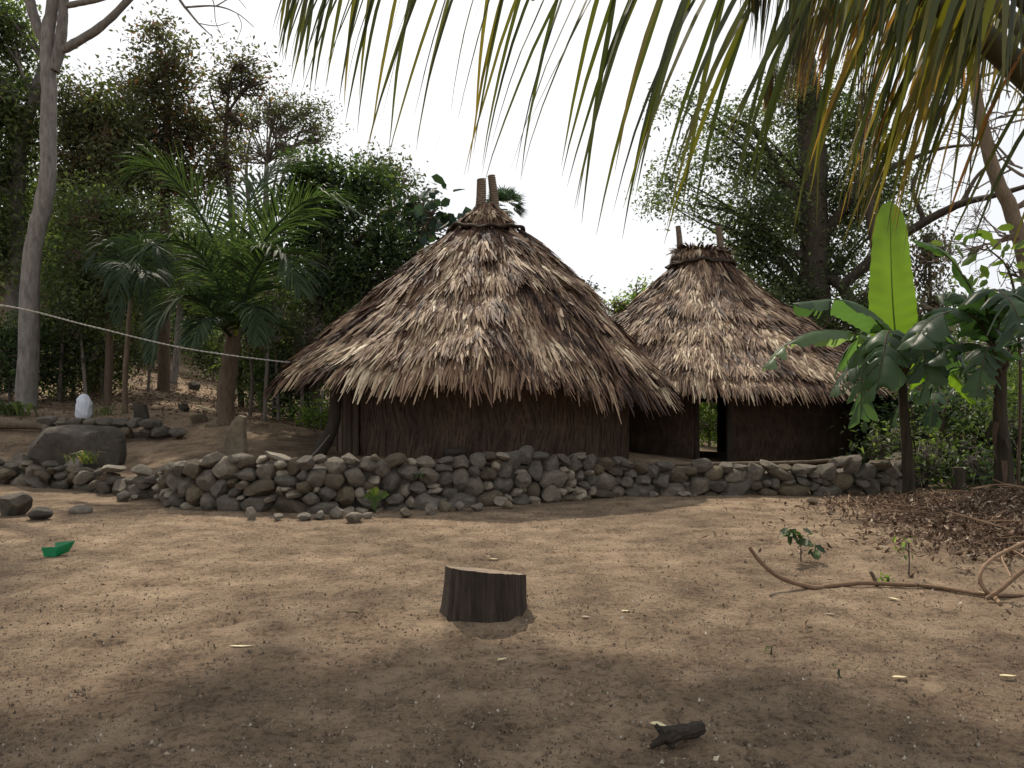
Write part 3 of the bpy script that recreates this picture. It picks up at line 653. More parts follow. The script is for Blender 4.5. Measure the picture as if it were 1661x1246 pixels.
o = stick('bowl', [P(738, 742, 13.1), P(738, 727, 13.1)], [.13, .16], 'darkstone', 'dark round pot standing against the wall of the nearer hut', 'pot', sides=16, n=6, rough=0)
# the pot gets a rounded belly
for v in o.data.vertices: 
    z = v.co.z / .16; f = .75 + .5 * math.sin(max(0, min(1, z + .1)) * math.pi * .8); v.co.x *= f; v.co.y *= f
o.name = 'pot'

# farther hut
HZ2 = .14
r2 = Roof(1137, 22.5, [(44, 428), (75, 462), (117, 500), (155, 525), (205, 562), (265, 610), (312, 655)], [(44, 426), (93, 480), (143, 520), (193, 556), (258, 596), (345, 652)], 3)
hut2 = empty('thatched_hut', (*r2.c, HZ2), 'farther round hut with open doorway and two wide-set horns on a flat thatch top', 'hut')
rf = thatch(r2, 50, .15, 23, t0=.02, nb=8, blade=(.4, .8), colour_bias=-.02).build('roof', M['thatch'], hut2)
roof_shell(r2).build('roof_lining', M['underthatch'], rf)
under_rafters(r2, 32, hut2)
capQ = Roof(1137, 22.5, [(2, 416), (28, 411), (38, 408), (43, 418), (46, 430)], [(2, 416), (26, 414), (36, 412), (42, 420), (46, 428)], 4, .3)
cp_ = thatch(capQ, 9, .07, 24, blade=(.18, .36), wd=(.008, .018), nb=7, colour_bias=-.05, tmax=.8)
sh = roof_shell(capQ, nth=32, nt_=12, t1=1); cp_.add(np.concatenate(sh.V), np.concatenate([sh.Fs[0], sh.Fs[1]]), .3)
cp_.build('ridge_cap', M['thatch'], hut2)
ring(hut2, r2, .010, .10, .034, 8)
horn(1103, 420, 1100, 367, 22.4, .085, .065, hut2, 9); horn(1170, 425, 1165, 368, 22.6, .09, .08, hut2, 10)
c2 = (float(r2.c[0]), 22.5); R2_ = 4.1
def ang(x, y): return math.atan2(y - c2[1], x - c2[0]) % (2 * math.pi)
fd = (ang(*P(1130, 0, 18.45)[:2]), ang(*P(1183, 0, 18.45)[:2])); bd = tuple(sorted((ang(*P(1108, 0, 26.5)[:2]), ang(*P(1168, 0, 26.5)[:2]))))
cane_wall(c2, R2_, HZ2, 2.6, [fd, bd], 32, lean=.15).build('wall', M['cane'], hut2)
for (lo, hi), zt in ((fd, 1.95), (bd, 1.62)):
    mb = MB(); pp = [(c2[0] + (R2_ - .04) * math.cos(a), c2[1] + (R2_ - .04) * math.sin(a)) for a in (lo, hi)]
    for (x, y) in pp: tube(mb, [(x, y, HZ2 - .3), (x, y, 1.4), (x, y, 2.6)], [.075, .07, .065], 8, a=.3, rough=.05)
    tube(mb, [(*pp[0], zt), (*pp[1], zt)], .07, 8, a=.3)
    mb.build('door_frame', M['barkdark'], hut2)
# beaten earth floor strip with a pole along its edge in front of the doorway
stick('pole', [P(1020, 752, 13.9), P(1130, 753, 13.95), P(1290, 750, 14.1), P(1380, 744, 14.3)], [.03, .035, .03, .025], 'barkbrown', 'long thin pole lying along the top of the lower stone wall', 'pole', n=20)

# ------------------------------------------------------------------ foliage machinery
def leaves(mb, C, L, Wr=.45, seed=0, droop=.3, tone=None, curl=.15, hexa=False, up=.35):
    """one leaf per centre: folded diamond (or six-sided) blades"""
    r = np.random.default_rng(seed); n = len(C); Ls = L * r.uniform(.65, 1.3, n)[:, None]
    d = r.normal(size=(n, 3)); d[:, 2] = d[:, 2] * .7 - droop; d = nrm(d)
    nn = r.normal(size=(n, 3)); nn[:, 2] += up * 3; s = nrm(np.cross(d, nn)); nn = np.cross(s, d)
    w_ = Ls * Wr * .5; a = (r.random(n) if tone is None else np.clip(tone + r.normal(size=n) * .2, 0, 1))
    if hexa:
        V = np.stack([C, C + d * Ls * .3 + s * w_ * .95, C + d * Ls * .7 + s * w_ * .8 - nn * Ls * curl * .5, C + d * Ls - nn * Ls * curl,
                      C + d * Ls * .7 - s * w_ * .8 - nn * Ls * curl * .5, C + d * Ls * .3 - s * w_ * .95, C + d * Ls * .5 - nn * Ls * (.05 + curl * .2)], 1).reshape(-1, 3)
        b = (np.arange(n) * 7)[:, None]; Fa = np.concatenate([b + np.array(q) for q in ((0, 1, 6), (1, 2, 6), (2, 3, 6), (3, 4, 6), (4, 5, 6), (5, 0, 6))]); mb.add(V, Fa, np.repeat(a, 7))
    else:
        m = C + d * Ls * .45 - nn * Ls * .04
        V = np.stack([C, m + s * w_ + nn * w_ * .35, C + d * Ls - nn * Ls * curl, m - s * w_ + nn * w_ * .35], 1).reshape(-1, 3)
        b = (np.arange(n) * 4)[:, None]; Fa = np.concatenate([b + np.array([0, 1, 2]), b + np.array([0, 2, 3])]); mb.add(V, Fa, np.repeat(a, 4))
def blob_points(c, rad, n, seed, cl=12, spread=.32, gap=.0, shell=.45):
    r = np.random.default_rng(seed); m = max(3, int(n / cl) * 2)
    u = nrm(r.normal(size=(m, 3))); q = r.random(m) ** shell; pts = u * q[:, None]
    pts = pts * (1 + .22 * np.sin(u[:, [0]] * 5 + seed) + .18 * np.sin(u[:, [2]] * 7 + seed * 1.7) + .12 * np.sin(u[:, [1]] * 9))
    k = r.normal(size=(3, 3)) * 2.6; ph = r.uniform(0, 6, 3); f = sum(np.sin(pts @ k[i] * 1.6 + ph[i]) for i in range(3))
    pts = pts[f > -0.4 + gap]
    pts = pts[:max(3, int(n / cl))]
    cc = np.array(c) + pts * np.array(rad)
    return cc
def build_tree(name, label, cat, D, trunk, blobs, leaf=.2, cover=2.0, lm='leafmid', bark='barkbrown', group=None, seed=0, Wr=.45, spread=.27, hexa=False, droop=.3, gap=0., extra=None, dz=None, twigs=True, base=None, cl=13, limb_r=.05, nlimb=3, curl=.15, shell=.45):
    """trunk: [(px, py, radius m)...] first point goes to the ground; blobs: [(px, py, rx px, ry px[, depth shift m])]"""
    r = np.random.default_rng(900 + seed)
    if not hexa: leaf = leaf * .82
    far_limb = lambda dd: dd < -4
    tp = [P(a, b, D) for a, b, _ in trunk]; tr = [q[2] for q in trunk]
    tp[0][2] = g1(tp[0][0], D) - .15
    root = empty(name, (tp[0][0], D, tp[0][2] + .15), label, cat, group)
    n = max(10, 5 * len(tp)); tpt = spline(tp, n); trr = np.interp(np.linspace(0, 1, n), np.linspace(0, 1, len(tr)), tr)
    tpt[1:-1] += r.normal(size=(n - 2, 3)) * trr[1:-1, None] * .045
    tm = MB(); tube(tm, tpt, trr, 12 if tr[0] > .1 else 7, a=float(r.random()), rough=.05)
    lmb = MB(); alls = []
    for bi, bl in enumerate(blobs):
        px, py, rx, ry = bl[:4]; dd = bl[4] if len(bl) > 4 else 0
        cv = bl[5] if len(bl) > 5 else cover
        c = P(px, py, D + dd); Rx, Rz = rx / F * D, ry / F * D; Ry = max(Rx, Rz) * .85
        area = math.pi * Rx * Rz; la = leaf * leaf * Wr * .5 * (1.25 if hexa else 1)
        nl = int(cv * area / (la * .62)); cc = blob_points(c, (Rx, Ry, Rz), nl, seed * 31 + bi, cl=cl, gap=gap, shell=shell)
        ncl = len(cc); per = max(1, int(round(nl / ncl)))
        tone = np.clip(.45 + .32 * r.normal(size=ncl), 0, 1)
        C = np.repeat(cc, per, 0) + r.normal(size=(ncl * per, 3)) * spread * np.array([1, 1, .7])
        leaves(lmb, C, leaf, Wr, seed * 77 + bi, droop, np.repeat(tone, per), curl=curl, hexa=hexa)
        # limbs from the trunk into the blob
        ks = np.where(tpt[:, 2] < c[2] + .1 - .8 * np.hypot(tpt[:, 0] - c[0], tpt[:, 1] - c[1]))[0]; k0 = ks[-1] if len(ks) else 0; k0 = min(k0, n - 2)
        if far_limb(dd): k0 = n - 4
        st = tpt[k0] if k0 < n - 3 else tpt[n - 2]
        for li in range(nlimb):
            e = cc[r.integers(ncl)]; mid = st * .5 + e * .5 + np.array([0, 0, .10 * np.linalg.norm(e - st)]) * (1 if e[2] > st[2] - .5 else .3) + r.normal(size=3) * .12 * Rx
            Ln = np.linalg.norm(e - st); r0 = min(trr[k0] * .5, limb_r * .8 + .008 * Ln)
            lp = spline([st, mid, e], 9); tube(tm, lp, np.linspace(r0, .012, 9), 6, a=float(r.random()), rough=.04, cap=False)
            if twigs:
                near_ = cc[np.argsort(np.linalg.norm(cc - e, axis=1))[:min(16, ncl)]]
                for q in near_:
                    s_ = lp[r.integers(4, 8)]; tube(tm, spline([s_, (s_ + q) / 2 + r.normal(size=3) * .12, q], 5), np.linspace(.02, .006, 5) * (D / 22), 4, a=float(r.random()), cap=False)
    if extra: 
        for path in extra:
            ep = [P(*q[:3]) for q in path]; er = [q[3] for q in path]; k = max(8, 4 * len(ep)); tube(tm, spline(ep, k), np.interp(np.linspace(0, 1, k), np.linspace(0, 1, len(er)), er), 8, a=.5, rough=.05)
    tm.build('trunk', M[bark], root, True)
    if lmb.V: lmb.build('crown', M[lm], root)
    return root
GT = 'trees on the wooded slope at left'; GR = 'trees behind the farther hut'
T = build_tree
# ---- left side
T('pale_tree', 'tall smooth pale-barked tree forking into bare limbs at the upper left', 'tree', 19,
  [(42, 560, .25), (52, 420, .20), (76, 300, .185), (79, 150, .175), (76, 70, .155), (86, 0, .13), (95, -120, .12), (90, -260, .05)],
  [(60, -330, 190, 110, -2, .7), (230, -230, 120, 70, 0, .5)], leaf=.22, lm='leafmid', bark='barkpale', seed=1,
  extra=[[(76, 75, 19, .13), (60, 40, 19, .12), (48, 0, 19, .12), (36, -80, 19, .10), (20, -240, 18, .04)],
         [(88, 115, 19, .13), (97, 75, 19, .14), (102, 30, 19, .12), (106, -10, 19, .10), (130, -90, 19, .07), (150, -200, 19, .03)],
         [(94, 85, 19, .11), (125, 68, 19, .10), (165, 42, 19, .09), (210, -2, 19, .08), (260, -60, 19, .06), (300, -140, 19, .03)],
         [(102, 10, 19, .07), (130, 5, 19, .07), (170, -3, 19, .05), (260, -30, 19, .04), (300, 12, 19, .03), (322, 38, 19, .02), (345, 60, 19, .01)],
         [(300, 12, 19, .025), (350, 10, 19, .02), (385, 22, 19, .012), (412, 44, 19, .008)], [(350, 10, 19, .015), (380, -4, 19, .01), (400, 14, 19, .006)],
         [(322, 38, 19, .012), (350, 42, 19, .01), (372, 36, 19, .006)], [(385, 22, 19, .01), (392, 42, 19, .007), (384, 66, 19, .005)], [(320, -30, 19, .02), (345, 0, 19, .012), (350, 36, 19, .008), (362, 62, 19, .005)]])
T('leaning_tree', 'grey trunk leaning left behind the tall pale tree with dense green crown', 'tree', 23,
  [(22, 470, .22), (28, 320, .2), (34, 230, .18), (58, 150, .16), (75, 90, .1)],
  [(5, 120, 75, 120), (-20, 280, 90, 110), (-30, 30, 90, 70), (30, 200, 45, 70), (0, 400, 70, 80)], leaf=.20, cover=2.6, lm='leafmid', bark='barkpale', seed=2, group=GT)
T('broadleaf_tree', 'tallest olive crown with a reddish tip standing centre of the left woods', 'tree', 25,
  [(265, 600, .2), (268, 400, .17), (270, 220, .12), (272, 100, .05)],
  [(265, 70, 48, 45, 0, 1.5), (262, 130, 70, 50), (240, 200, 85, 65), (330, 220, 60, 60, 0, 1.8), (200, 250, 70, 60), (290, 290, 90, 60)], leaf=.21, cover=2.2, lm='leafred', seed=3, group=GT, gap=.1)
T('broadleaf_tree', 'dense dark olive tree between the pale trunk and the tallest crown', 'tree', 23,
  [(150, 600, .18), (152, 400, .15), (150, 220, .08)],
  [(125, 160, 50, 40, 0, 1.6), (140, 220, 70, 65), (180, 200, 60, 50), (120, 290, 60, 50), (190, 290, 70, 50)], leaf=.19, cover=2.6, lm='leafolive', seed=4, group=GT)
T('slender_tree', 'thin sparse tree with small rounded tip right of the tallest crown', 'tree', 24,
  [(392, 560, .10), (378, 380, .09), (366, 230, .07), (374, 120, .03)],
  [(392, 105, 42, 42, 0, 1.1), (362, 145, 30, 30, 0, 1.0), (420, 140, 25, 25, 0, .9), (370, 205, 30, 30, 0, .8), (360, 265, 40, 40, 0, 1.2)], leaf=.18, lm='leafred', bark='barkdark', seed=5, group=GT,
  extra=[[(366, 200, 24, .05), (350, 180, 24, .04), (340, 150, 24, .02)], [(366, 190, 24, .04), (390, 150, 24, .03), (410, 130, 24, .015)]])
T('umbrella_tree', 'flat-topped umbrella crown on many slender pale stems against the sky', 'tree', 28,
  [(425, 600, .12), (420, 480, .11), (430, 350, .10), (432, 250, .06)],
  [(490, 190, 48, 26, 0, 1.7), (440, 178, 40, 24, 0, 1.5), (400, 190, 30, 26, 0, 1.1), (515, 215, 22, 26, 0, 1.3), (400, 250, 60, 30, 0, .6), (470, 240, 40, 25, 0, .45)], leaf=.15, lm='leafolive', bark='twig', seed=6, group=GT,
  extra=[[(420, 470, 28, .09), (405, 350, 28, .07), (400, 260, 28, .05), (415, 190, 28, .02)], [(430, 400, 28, .08), (455, 300, 28, .06), (480, 230, 28, .04), (495, 200, 28, .02)],
         [(425, 520, 28, .08), (445, 420, 28, .07), (440, 330, 28, .05), (460, 240, 28, .03), (470, 200, 28, .02)], [(430, 370, 28, .06), (410, 310, 28, .04), (380, 260, 28, .02)], [(432, 290, 28, .04), (450, 250, 28, .03), (440, 200, 28, .015)]])
T('dark_tree', 'dense dark green tree rising just left behind the nearer hut', 'tree', 21,
  [(505, 640, .2), (510, 500, .17), (530, 400, .12), (540, 320, .06)],
  [(510, 290, 62, 50), (560, 320, 60, 58), (490, 350, 45, 50), (600, 300, 38, 38), (530, 400, 85, 50), (620, 400, 60, 55), (560, 460, 90, 50), (660, 440, 40, 40)], leaf=.20, cover=2.9, lm='leafdark', bark='barkdark', seed=7, group=GT)
T('round_topped_tree', 'lighter green rounded crown between the dark tree and the big-leaved tree', 'tree', 25,
  [(640, 640, .15), (638, 420, .12), (630, 300, .05)],
  [(615, 275, 38, 28, 0, 1.6), (650, 300, 35, 32, 0, 1.3), (635, 340, 50, 35, 0, 1.2), (680, 340, 25, 30)], leaf=.18, cover=1.6, lm='leafolive', seed=8, group=GT)
T('big_leaved_tree', 'tree with large round leaves reaching over the left slope of the nearer roof', 'tree', 21.5,
  [(640, 640, .14), (650, 480, .11), (680, 390, .08), (700, 350, .04)],
  [(705, 335, 28, 26, 0, 2.2), (728, 362, 20, 20, 0, 2.0), (675, 320, 26, 24, 0, 1.8), (690, 372, 30, 22, 0, 1.7), (660, 400, 35, 40, 0, 1.6), (655, 460, 35, 45, 0, 1.6)], leaf=.34, Wr=.75, hexa=True, lm='leafblue', seed=9, group=GT, spread=.4, droop=.8, curl=.25, bark='barkbrown', cl=9)
T('bushy_tree', 'light olive bushy tree with many sky gaps left of the young palm', 'tree', 20,
  [(175, 610, .10), (178, 480, .09), (172, 340, .04)],
  [(130, 330, 55, 45, 0, 1.2), (190, 340, 60, 45, 0, 1.1), (240, 360, 50, 45, 0, 1.2), (150, 400, 70, 45, 0, 1.2), (230, 430, 70, 50, 0, 1.8), (120, 450, 50, 50, 0, 2), (180, 490, 90, 40, 0, 2)], leaf=.15, lm='leafmid', seed=10, group=GT, gap=.35)
T('slender_tree', 'slender bare-stemmed tree standing beside the dirt path on the slope', 'tree', 27.5,
  [(281, 620, .13), (288, 560, .11), (292, 480, .09), (300, 380, .05)], [(300, 400, 70, 50, 0, 1.6), (330, 460, 60, 40, 0, 1.5), (270, 470, 50, 30, 0, 1.3)], leaf=.18, lm='leafmid', bark='barkpale', seed=11, group=GT)
for k, (px, D, col, lb) in enumerate([(15, 20, 'leafdark', 'dark shrub at the left edge beside the pale trunk base'), (100, 21, 'leafmid', 'mid green shrub just right of the pale trunk base'),
        (165, 22.5, 'leafolive', 'olive thicket behind the white wrapped stone'), (235, 31, 'leafdark', 'small dark shrub left of the path top'), (345, 31, 'leafmid', 'green shrub where the path meets the woods'),
        (425, 24, 'leafmid', 'shrub right behind the young coconut palm trunk'), (470, 21, 'leafdark', 'dark shrub between the palm and the nearer hut'), (520, 19.5, 'leafbright', 'low sunny shrub seen under the left eave of the nearer hut'), (590, 23, 'leafdark', 'dark shrub hugging the roof edge of the nearer hut')]):
    yb = P(0, 0, 1); gx = P(px, 0, D)[0]; gy = HY - (g1(gx, D) - EYE) * F / D
    s = 21 / D; low = k == 7
    T('shrub', lb, 'shrub', D, [(px, gy, .05), (px + 3, gy - 60 * s, .03)],
      [(px, gy - 45 * s, 55 * s, 42 * s), (px + 18, gy - 100 * s, 45 * s, 45 * s), (px - 25, gy - 90 * s, 40 * s, 45 * s)] if not low else [(px, gy - 22, 45, 22), (px + 30, gy - 15, 30, 18)],
      leaf=.13 if low else .17, cover=2.0, lm=col, seed=50 + k, group='shrubs of the undergrowth at left', bark='twig')
# thicket of slim stems on the bank
for k, (px, D, h) in enumerate([(95, 20.5, 190), (118, 21.5, 180), (140, 20.5, 150), (163, 22, 170), (240, 24, 160), (452, 20.5, 200), (428, 19.6, 170), (405, 20.5, 150), (515, 21, 190), (487, 20.2, 160)]):
    gx = P(px, 0, D)[0]; gy = HY - (g1(gx, D) - EYE) * F / D
    lb = ['slim stem nearest the pale trunk', 'second slim stem right of the pale trunk', 'slim stem above the terrace wall left end', 'slim stem above the white wrapped stone', 'slim stem between small palm and path', 'slim dark stem midway between palm and hut',
          'slim stem close right of the young palm trunk', 'brown stem touching the right side of the young palm', 'slim stem rising beside the roof edge', 'dark slim stem left of the roof edge'][k]
    T('sapling', lb, 'sapling', D, [(px, gy, .05), (px + random.uniform(-6, 6), gy - h * .5, .04), (px + random.uniform(-14, 14), gy - h, .02)],
      [(px + random.uniform(-8, 8), gy - h, 30, 28, 0, 1.6), (px + random.uniform(-20, 20), gy - h * .8, 28, 22, 0, 1.3)], leaf=.16, lm=['leafmid', 'leafolive'][k % 2], seed=70 + k, bark='twig', group='slim saplings in the woods at left')
# ---- behind the huts
T('distant_tree', 'tiny far tree top showing over the saddle between the two roofs', 'tree', 45, [(940, 700, .2), (943, 560, .15), (943, 480, .1)], [(943, 470, 17, 15, 0, 2.2), (936, 480, 10, 10, 0, 2.2)], leaf=.35, lm='leafblue', seed=12)
T('distant_tree', 'pale green sunlit tree top behind the left slope of the farther roof', 'tree', 32, [(1030, 700, .2), (1030, 560, .15), (1035, 490, .08)],
  [(1010, 495, 30, 16, 0, 1.3), (1040, 475, 28, 22, 0, 1.4), (1050, 500, 40, 22, 0, 1.8), (985, 502, 12, 10, 0, 1.)], leaf=.2, lm='leafbright', seed=13)
# ---- right side
T('great_tree', 'huge dark-trunked tree towering behind the farther hut', 'tree', 27,
  [(1318, 640, .62), (1322, 500, .50), (1320, 350, .46), (1315, 200, .42), (1300, 60, .36), (1290, -80, .25), (1280, -260, .1)],
  [(1150, 250, 55, 30, 0, 1.6), (1095, 290, 42, 26, 0, 1.5), (1065, 330, 34, 24, 1, 1.6), (1190, 200, 55, 40, 0, 1.8), (1230, 280, 55, 45, 0, 2.2), (1150, 335, 50, 26, 0, 1.3), (1200, 350, 50, 35, 0, 1.8), (1230, 400, 70, 50, 0, 2.6), (1280, 480, 60, 50, 0, 2.6), (1210, 455, 50, 35, 0, 2.4), (1250, 340, 50, 40, -1, 2.2),
   (1380, 330, 60, 70, 0, 2.6), (1360, 420, 50, 60, 0, 2.4), (1290, 150, 60, 60, 0, 2.0), (1370, 190, 70, 60, 0, 2.0), (1430, 300, 50, 50, 0, 1.8), (1420, 230, 40, 40, 0, 1.6), (1480, 350, 35, 35, 0, .9), (1250, -200, 200, 90, 0, .6), (1110, 170, 40, 25, 0, 1.1), (1300, 330, 50, 90, 1, 2.4), (1300, 240, 50, 60, 1, 2.),
   (1030, -190, 170, 60, -8, .5), (1180, -170, 120, 60, -7.5, .7), (1330, -190, 140, 60, -8, .7)],  # unseen crown blobs above the view, added to shade the right of the yard
  leaf=.19, lm='leafgrey', bark='barkdark', seed=14, group=GR, limb_r=.035, gap=.1, nlimb=2, cl=26, spread=.36, twigs=False,
  extra=[[(1370, 460, 26, .17), (1440, 400, 25, .15), (1500, 360, 24, .13), (1560, 330, 23, .11), (1610, 318, 22, .08), (1700, 292, 21, .06)],
         [(1322, 440, 27, .2), (1370, 470, 26.4, .2), (1400, 560, 26, .22), (1405, 640, 26, .22)],
         [(1325, 400, 27, .18), (1390, 300, 26, .13), (1430, 210, 26, .09), (1470, 120, 25, .05)], [(1320, 320, 27, .14), (1270, 290, 27, .16), (1230, 220, 27, .10), (1180, 190, 27, .05)],
         [(1320, 420, 27, .2), (1260, 400, 27, .12), (1200, 350, 27, .08), (1130, 330, 27, .04)], [(1390, 300, 26, .12), (1450, 270, 26, .09), (1530, 240, 25, .05), (1620, 235, 24, .03)],
         [(1560, 330, 23, .08), (1590, 280, 23, .05), (1640, 250, 23, .03)], [(1420, 410, 25.5, .15), (1410, 330, 25.5, .12), (1425, 240, 25.5, .08), (1400, 150, 25.5, .05)], [(1500, 360, 24, .08), (1480, 300, 24, .05), (1510, 250, 24, .03)]])
T('broadleaf_tree', 'tree with yellow-green lower leaves behind the right slope of the farther roof', 'tree', 24.8,
  [(1240, 640, .16), (1250, 530, .13), (1243, 500, .05)], [(1240, 500, 40, 40), (1290, 540, 40, 40), (1340, 560, 50, 45), (1190, 470, 30, 25), (1390, 520, 45, 60), (1370, 610, 60, 40), (1440, 470, 30, 40)], leaf=.2, cover=1.9, lm='leafmid', seed=15, group=GR)
T('drooping_tree', 'narrow brownish drooping crown right of the upright banana leaf', 'tree', 22,
  [(1505, 760, .12), (1508, 560, .08), (1508, 400, .03)], [(1508, 430, 22, 55, 0, 2.2), (1512, 500, 26, 50, 0, 2.0), (1505, 390, 14, 20, 0, 1.5)], leaf=.16, lm='leafred', bark='barkdark', seed=16, group=GR, droop=1.2)
T('leaning_tree', 'bare brown trunk leaning in from the right edge above the bananas', 'tree', 13,
  [(1700, 815, .13), (1690, 560, .12), (1661, 420, .115), (1640, 340, .11), (1608, 265, .10), (1580, 120, .08), (1575, -60, .05)], [(1580, -120, 90, 60, 0, .8)], leaf=.18, lm='leafmid', bark='barkbrown', seed=17, group=GR,
  extra=[[(1640, 340, 13, .05), (1661, 330, 13, .05), (1700, 300, 13, .04)]])
T('big_leaved_sapling', 'sapling with a few broad oval leaves beside the leaning bare trunk', 'sapling', 12.5,
  [(1650, 810, .03), (1655, 600, .025), (1640, 450, .02), (1600, 400, .01)], [(1590, 400, 30, 18, 0, 1.2), (1635, 430, 28, 26, 0, 1.3), (1640, 385, 16, 10, 0, 1.)], leaf=.24, Wr=.55, hexa=True, lm='leafbright', seed=18, cl=5, spread=.2, droop=.2)
# leafless twiggy tree at the upper right
rt = np.random.default_rng(88); ex = []
def twig(a, dirx, diry, ln, r0, D, dep):
    b = (a[0] + dirx * ln, a[1] + diry * ln); m = ((a[0] + b[0]) / 2 + rt.normal() * ln * .08, (a[1] + b[1]) / 2 + rt.normal() * ln * .08)
    ex.append([(a[0], a[1], D, r0), (m[0], m[1], D + rt.normal() * .2, r0 * .8), (b[0], b[1], D + rt.normal() * .3, r0 * .6)])
    if dep:
        for _ in range(3):
            an = math.atan2(diry, dirx) + rt.normal() * .55; twig((a[0] + (b[0] - a[0]) * rt.uniform(.5, 1), a[1] + (b[1] - a[1]) * rt.uniform(.5, 1)), math.cos(an), math.sin(an), ln * rt.uniform(.5, .8), r0 * .6, D, dep - 1)
for a in ((1730, 420, -1, -.35), (1740, 300, -1, -.3), (1740, 200, -1, -.15), (1720, 120, -1, -.1), (1740, 520, -1, -.1), (1735, 560, -1, .1)): twig(a[:2], a[2], a[3], 110, .045, 18, 4)
T('leafless_tree', 'leafless tree whose fine twigs fill the sky at the right edge', 'tree', 18, [(1750, 800, .2), (1745, 560, .18), (1740, 300, .14), (1730, 100, .08), (1720, -60, .04)], [], bark='twig', seed=19, extra=ex)
# bushes at right under the bananas
for k, (px, D, col, sz, lb) in enumerate([(1420, 21, 'leafdark', 1.0, 'dark bush behind the right end of the lower wall'), (1465, 24, 'leafmid', 1.3, 'mid green bush behind the nearer banana stem'), (1530, 21, 'leafmid', 1.1, 'green bush between the two banana plants'),
        (1580, 26, 'leafbright', 1.6, 'sunny yellow-green bush behind the farther right banana plant'), (1650, 20, 'leafmid', 1.2, 'bush at the right edge behind the thick banana stem'), (1690, 17, 'leafbright', 1.0, 'sunlit bush at the far right edge'),
        (1510, 31, 'leafbright', 1.6, 'far sunlit shrub glimpsed between the banana stems'), (1610, 34, 'leafmid', 2.2, 'tall far thicket above the bushes at right'), (1400, 30, 'leafdark', 1.6, 'dark thicket just beyond the farther hut wall'), (1150, 33, 'leafbright', 1.3, 'sunny shrub seen through the hut doorway'), (1440, 16.5, 'leafmid', .42, 'small shrub on the right corner of the lower wall'), (1490, 17.5, 'leafdark', .85, 'dark leafy shrub close behind the nearer banana stem'), (1560, 18.5, 'leafmid', 1.0, 'leafy shrub filling the gap behind the burnt stump'), (1615, 16.5, 'leafdark', .8, 'dark shrub right behind the thick banana stem'), (1672, 15.5, 'leafmid', .85, 'low leafy shrub at the right edge beside the thick banana stem'), (1500, 14.8, 'leafmid', .36, 'low weedy bush at the foot of the nearer banana plant'), (1590, 14.2, 'leafdark', .32, 'low dark weeds at the foot of the thick banana stem'), (1545, 16.0, 'leafolive', .42, 'low olive weeds behind the burnt stump')]):
    gx = P(px, 0, D)[0]; gy = HY - (g1(gx, D) - EYE) * F / D; s = sz * 21 / D
    T('shrub', lb, 'shrub', D, [(px, gy, .06), (px + 3, gy - 60 * s, .04)], [(px, gy - 42 * s, 60 * s, 42 * s), (px + 28 * s, gy - 100 * s, 45 * s, 45 * s), (px - 30 * s, gy - 90 * s, 42 * s, 45 * s)],
      leaf=.17, cover=1.8, lm=col, seed=110 + k, group='shrubs of the undergrowth at right', bark='twig')
# far woods closing the view
fw = MB(); rr_ = np.random.default_rng(5); 
for k in range(46):
    if k < 26: x = -44 + k * 1.75 ; y = 38 + rr_.uniform(-3, 6); h = rr_.uniform(6, 10) * (.85 if x < -20 else .6 if x < -8 else .5)
    else: x = 9 + (k - 26) * 1.9; y = 40 + rr_.uniform(-3, 8); h = rr_.uniform(5, 8.5)
    z0 = g1(x, y); nl = 2300; cc = blob_points((x, y, z0 + h * .5), (2.6, 2.4, h * .6), nl, 300 + k, shell=.5); C = np.repeat(cc, 13, 0); C = C + rr_.normal(size=C.shape) * .5
    leaves(fw, C, .36, .5, 400 + k, tone=np.repeat(rr_.random(len(cc)), 13))
tag(fw.build('far_woods', M['leafmid']), 'mass of far green woods closing the view behind the slope and huts', 'woods', kind='stuff')
# big tree outside the frame at left whose crown throws the shade over the near yard
sh_t = empty('shade_tree', (-9.4, 11.2, g1(-9.4, 11.2)), 'big spreading tree beside the yard at left whose crown shades the near dirt', 'tree')
tm = MB(); tube(tm, spline([(-9.4, 11.2, .1), (-9.3, 11.3, 3), (-8.6, 11.4, 7), (-7.4, 11.6, 9.5)], 20), np.linspace(.34, .2, 20), 12, rough=.05)
lf = MB()
SHADE = [(-3.7, 12.8, 11.0, 1.1, .7, .35), (-2.3, 12.9, 11.0, 1.1, .7, .35), (-4.4, 12.0, 11.2, 1.1, .8, .4), (-2.9, 11.7, 11.0, 1.3, .8, .4), (-1.5, 12.2, 10.9, 1.0, .6, .35), (-.9, 11.3, 10.6, 1.2, .7, .4), (-4.4, 11.1, 10.6, 1.3, .8, .5)]
for k, (x, y, z, a, b, c) in enumerate(SHADE):
    n_ = int(4.2 * math.pi * a * b / (.28 * .28 * .45 * .5 * .62)); cc = blob_points((x, y, z), (a, b, c), n_, 600 + k, gap=-.6); C = np.repeat(cc, 13, 0); C = C + rng.normal(size=C.shape) * .2; leaves(lf, C, .28, .5, 610 + k)
    e = np.array([x, y, z]); s = np.array([-7.4, 11.6, 9.5]); tube(tm, spline([s, (s + e) / 2 + np.array([0, 0, .4]), e], 10), np.linspace(.12, .03, 10), 7, cap=False)
tm.build('trunk', M['barkbrown'], sh_t, True); lf.build('crown', M['leafmid'], sh_t)

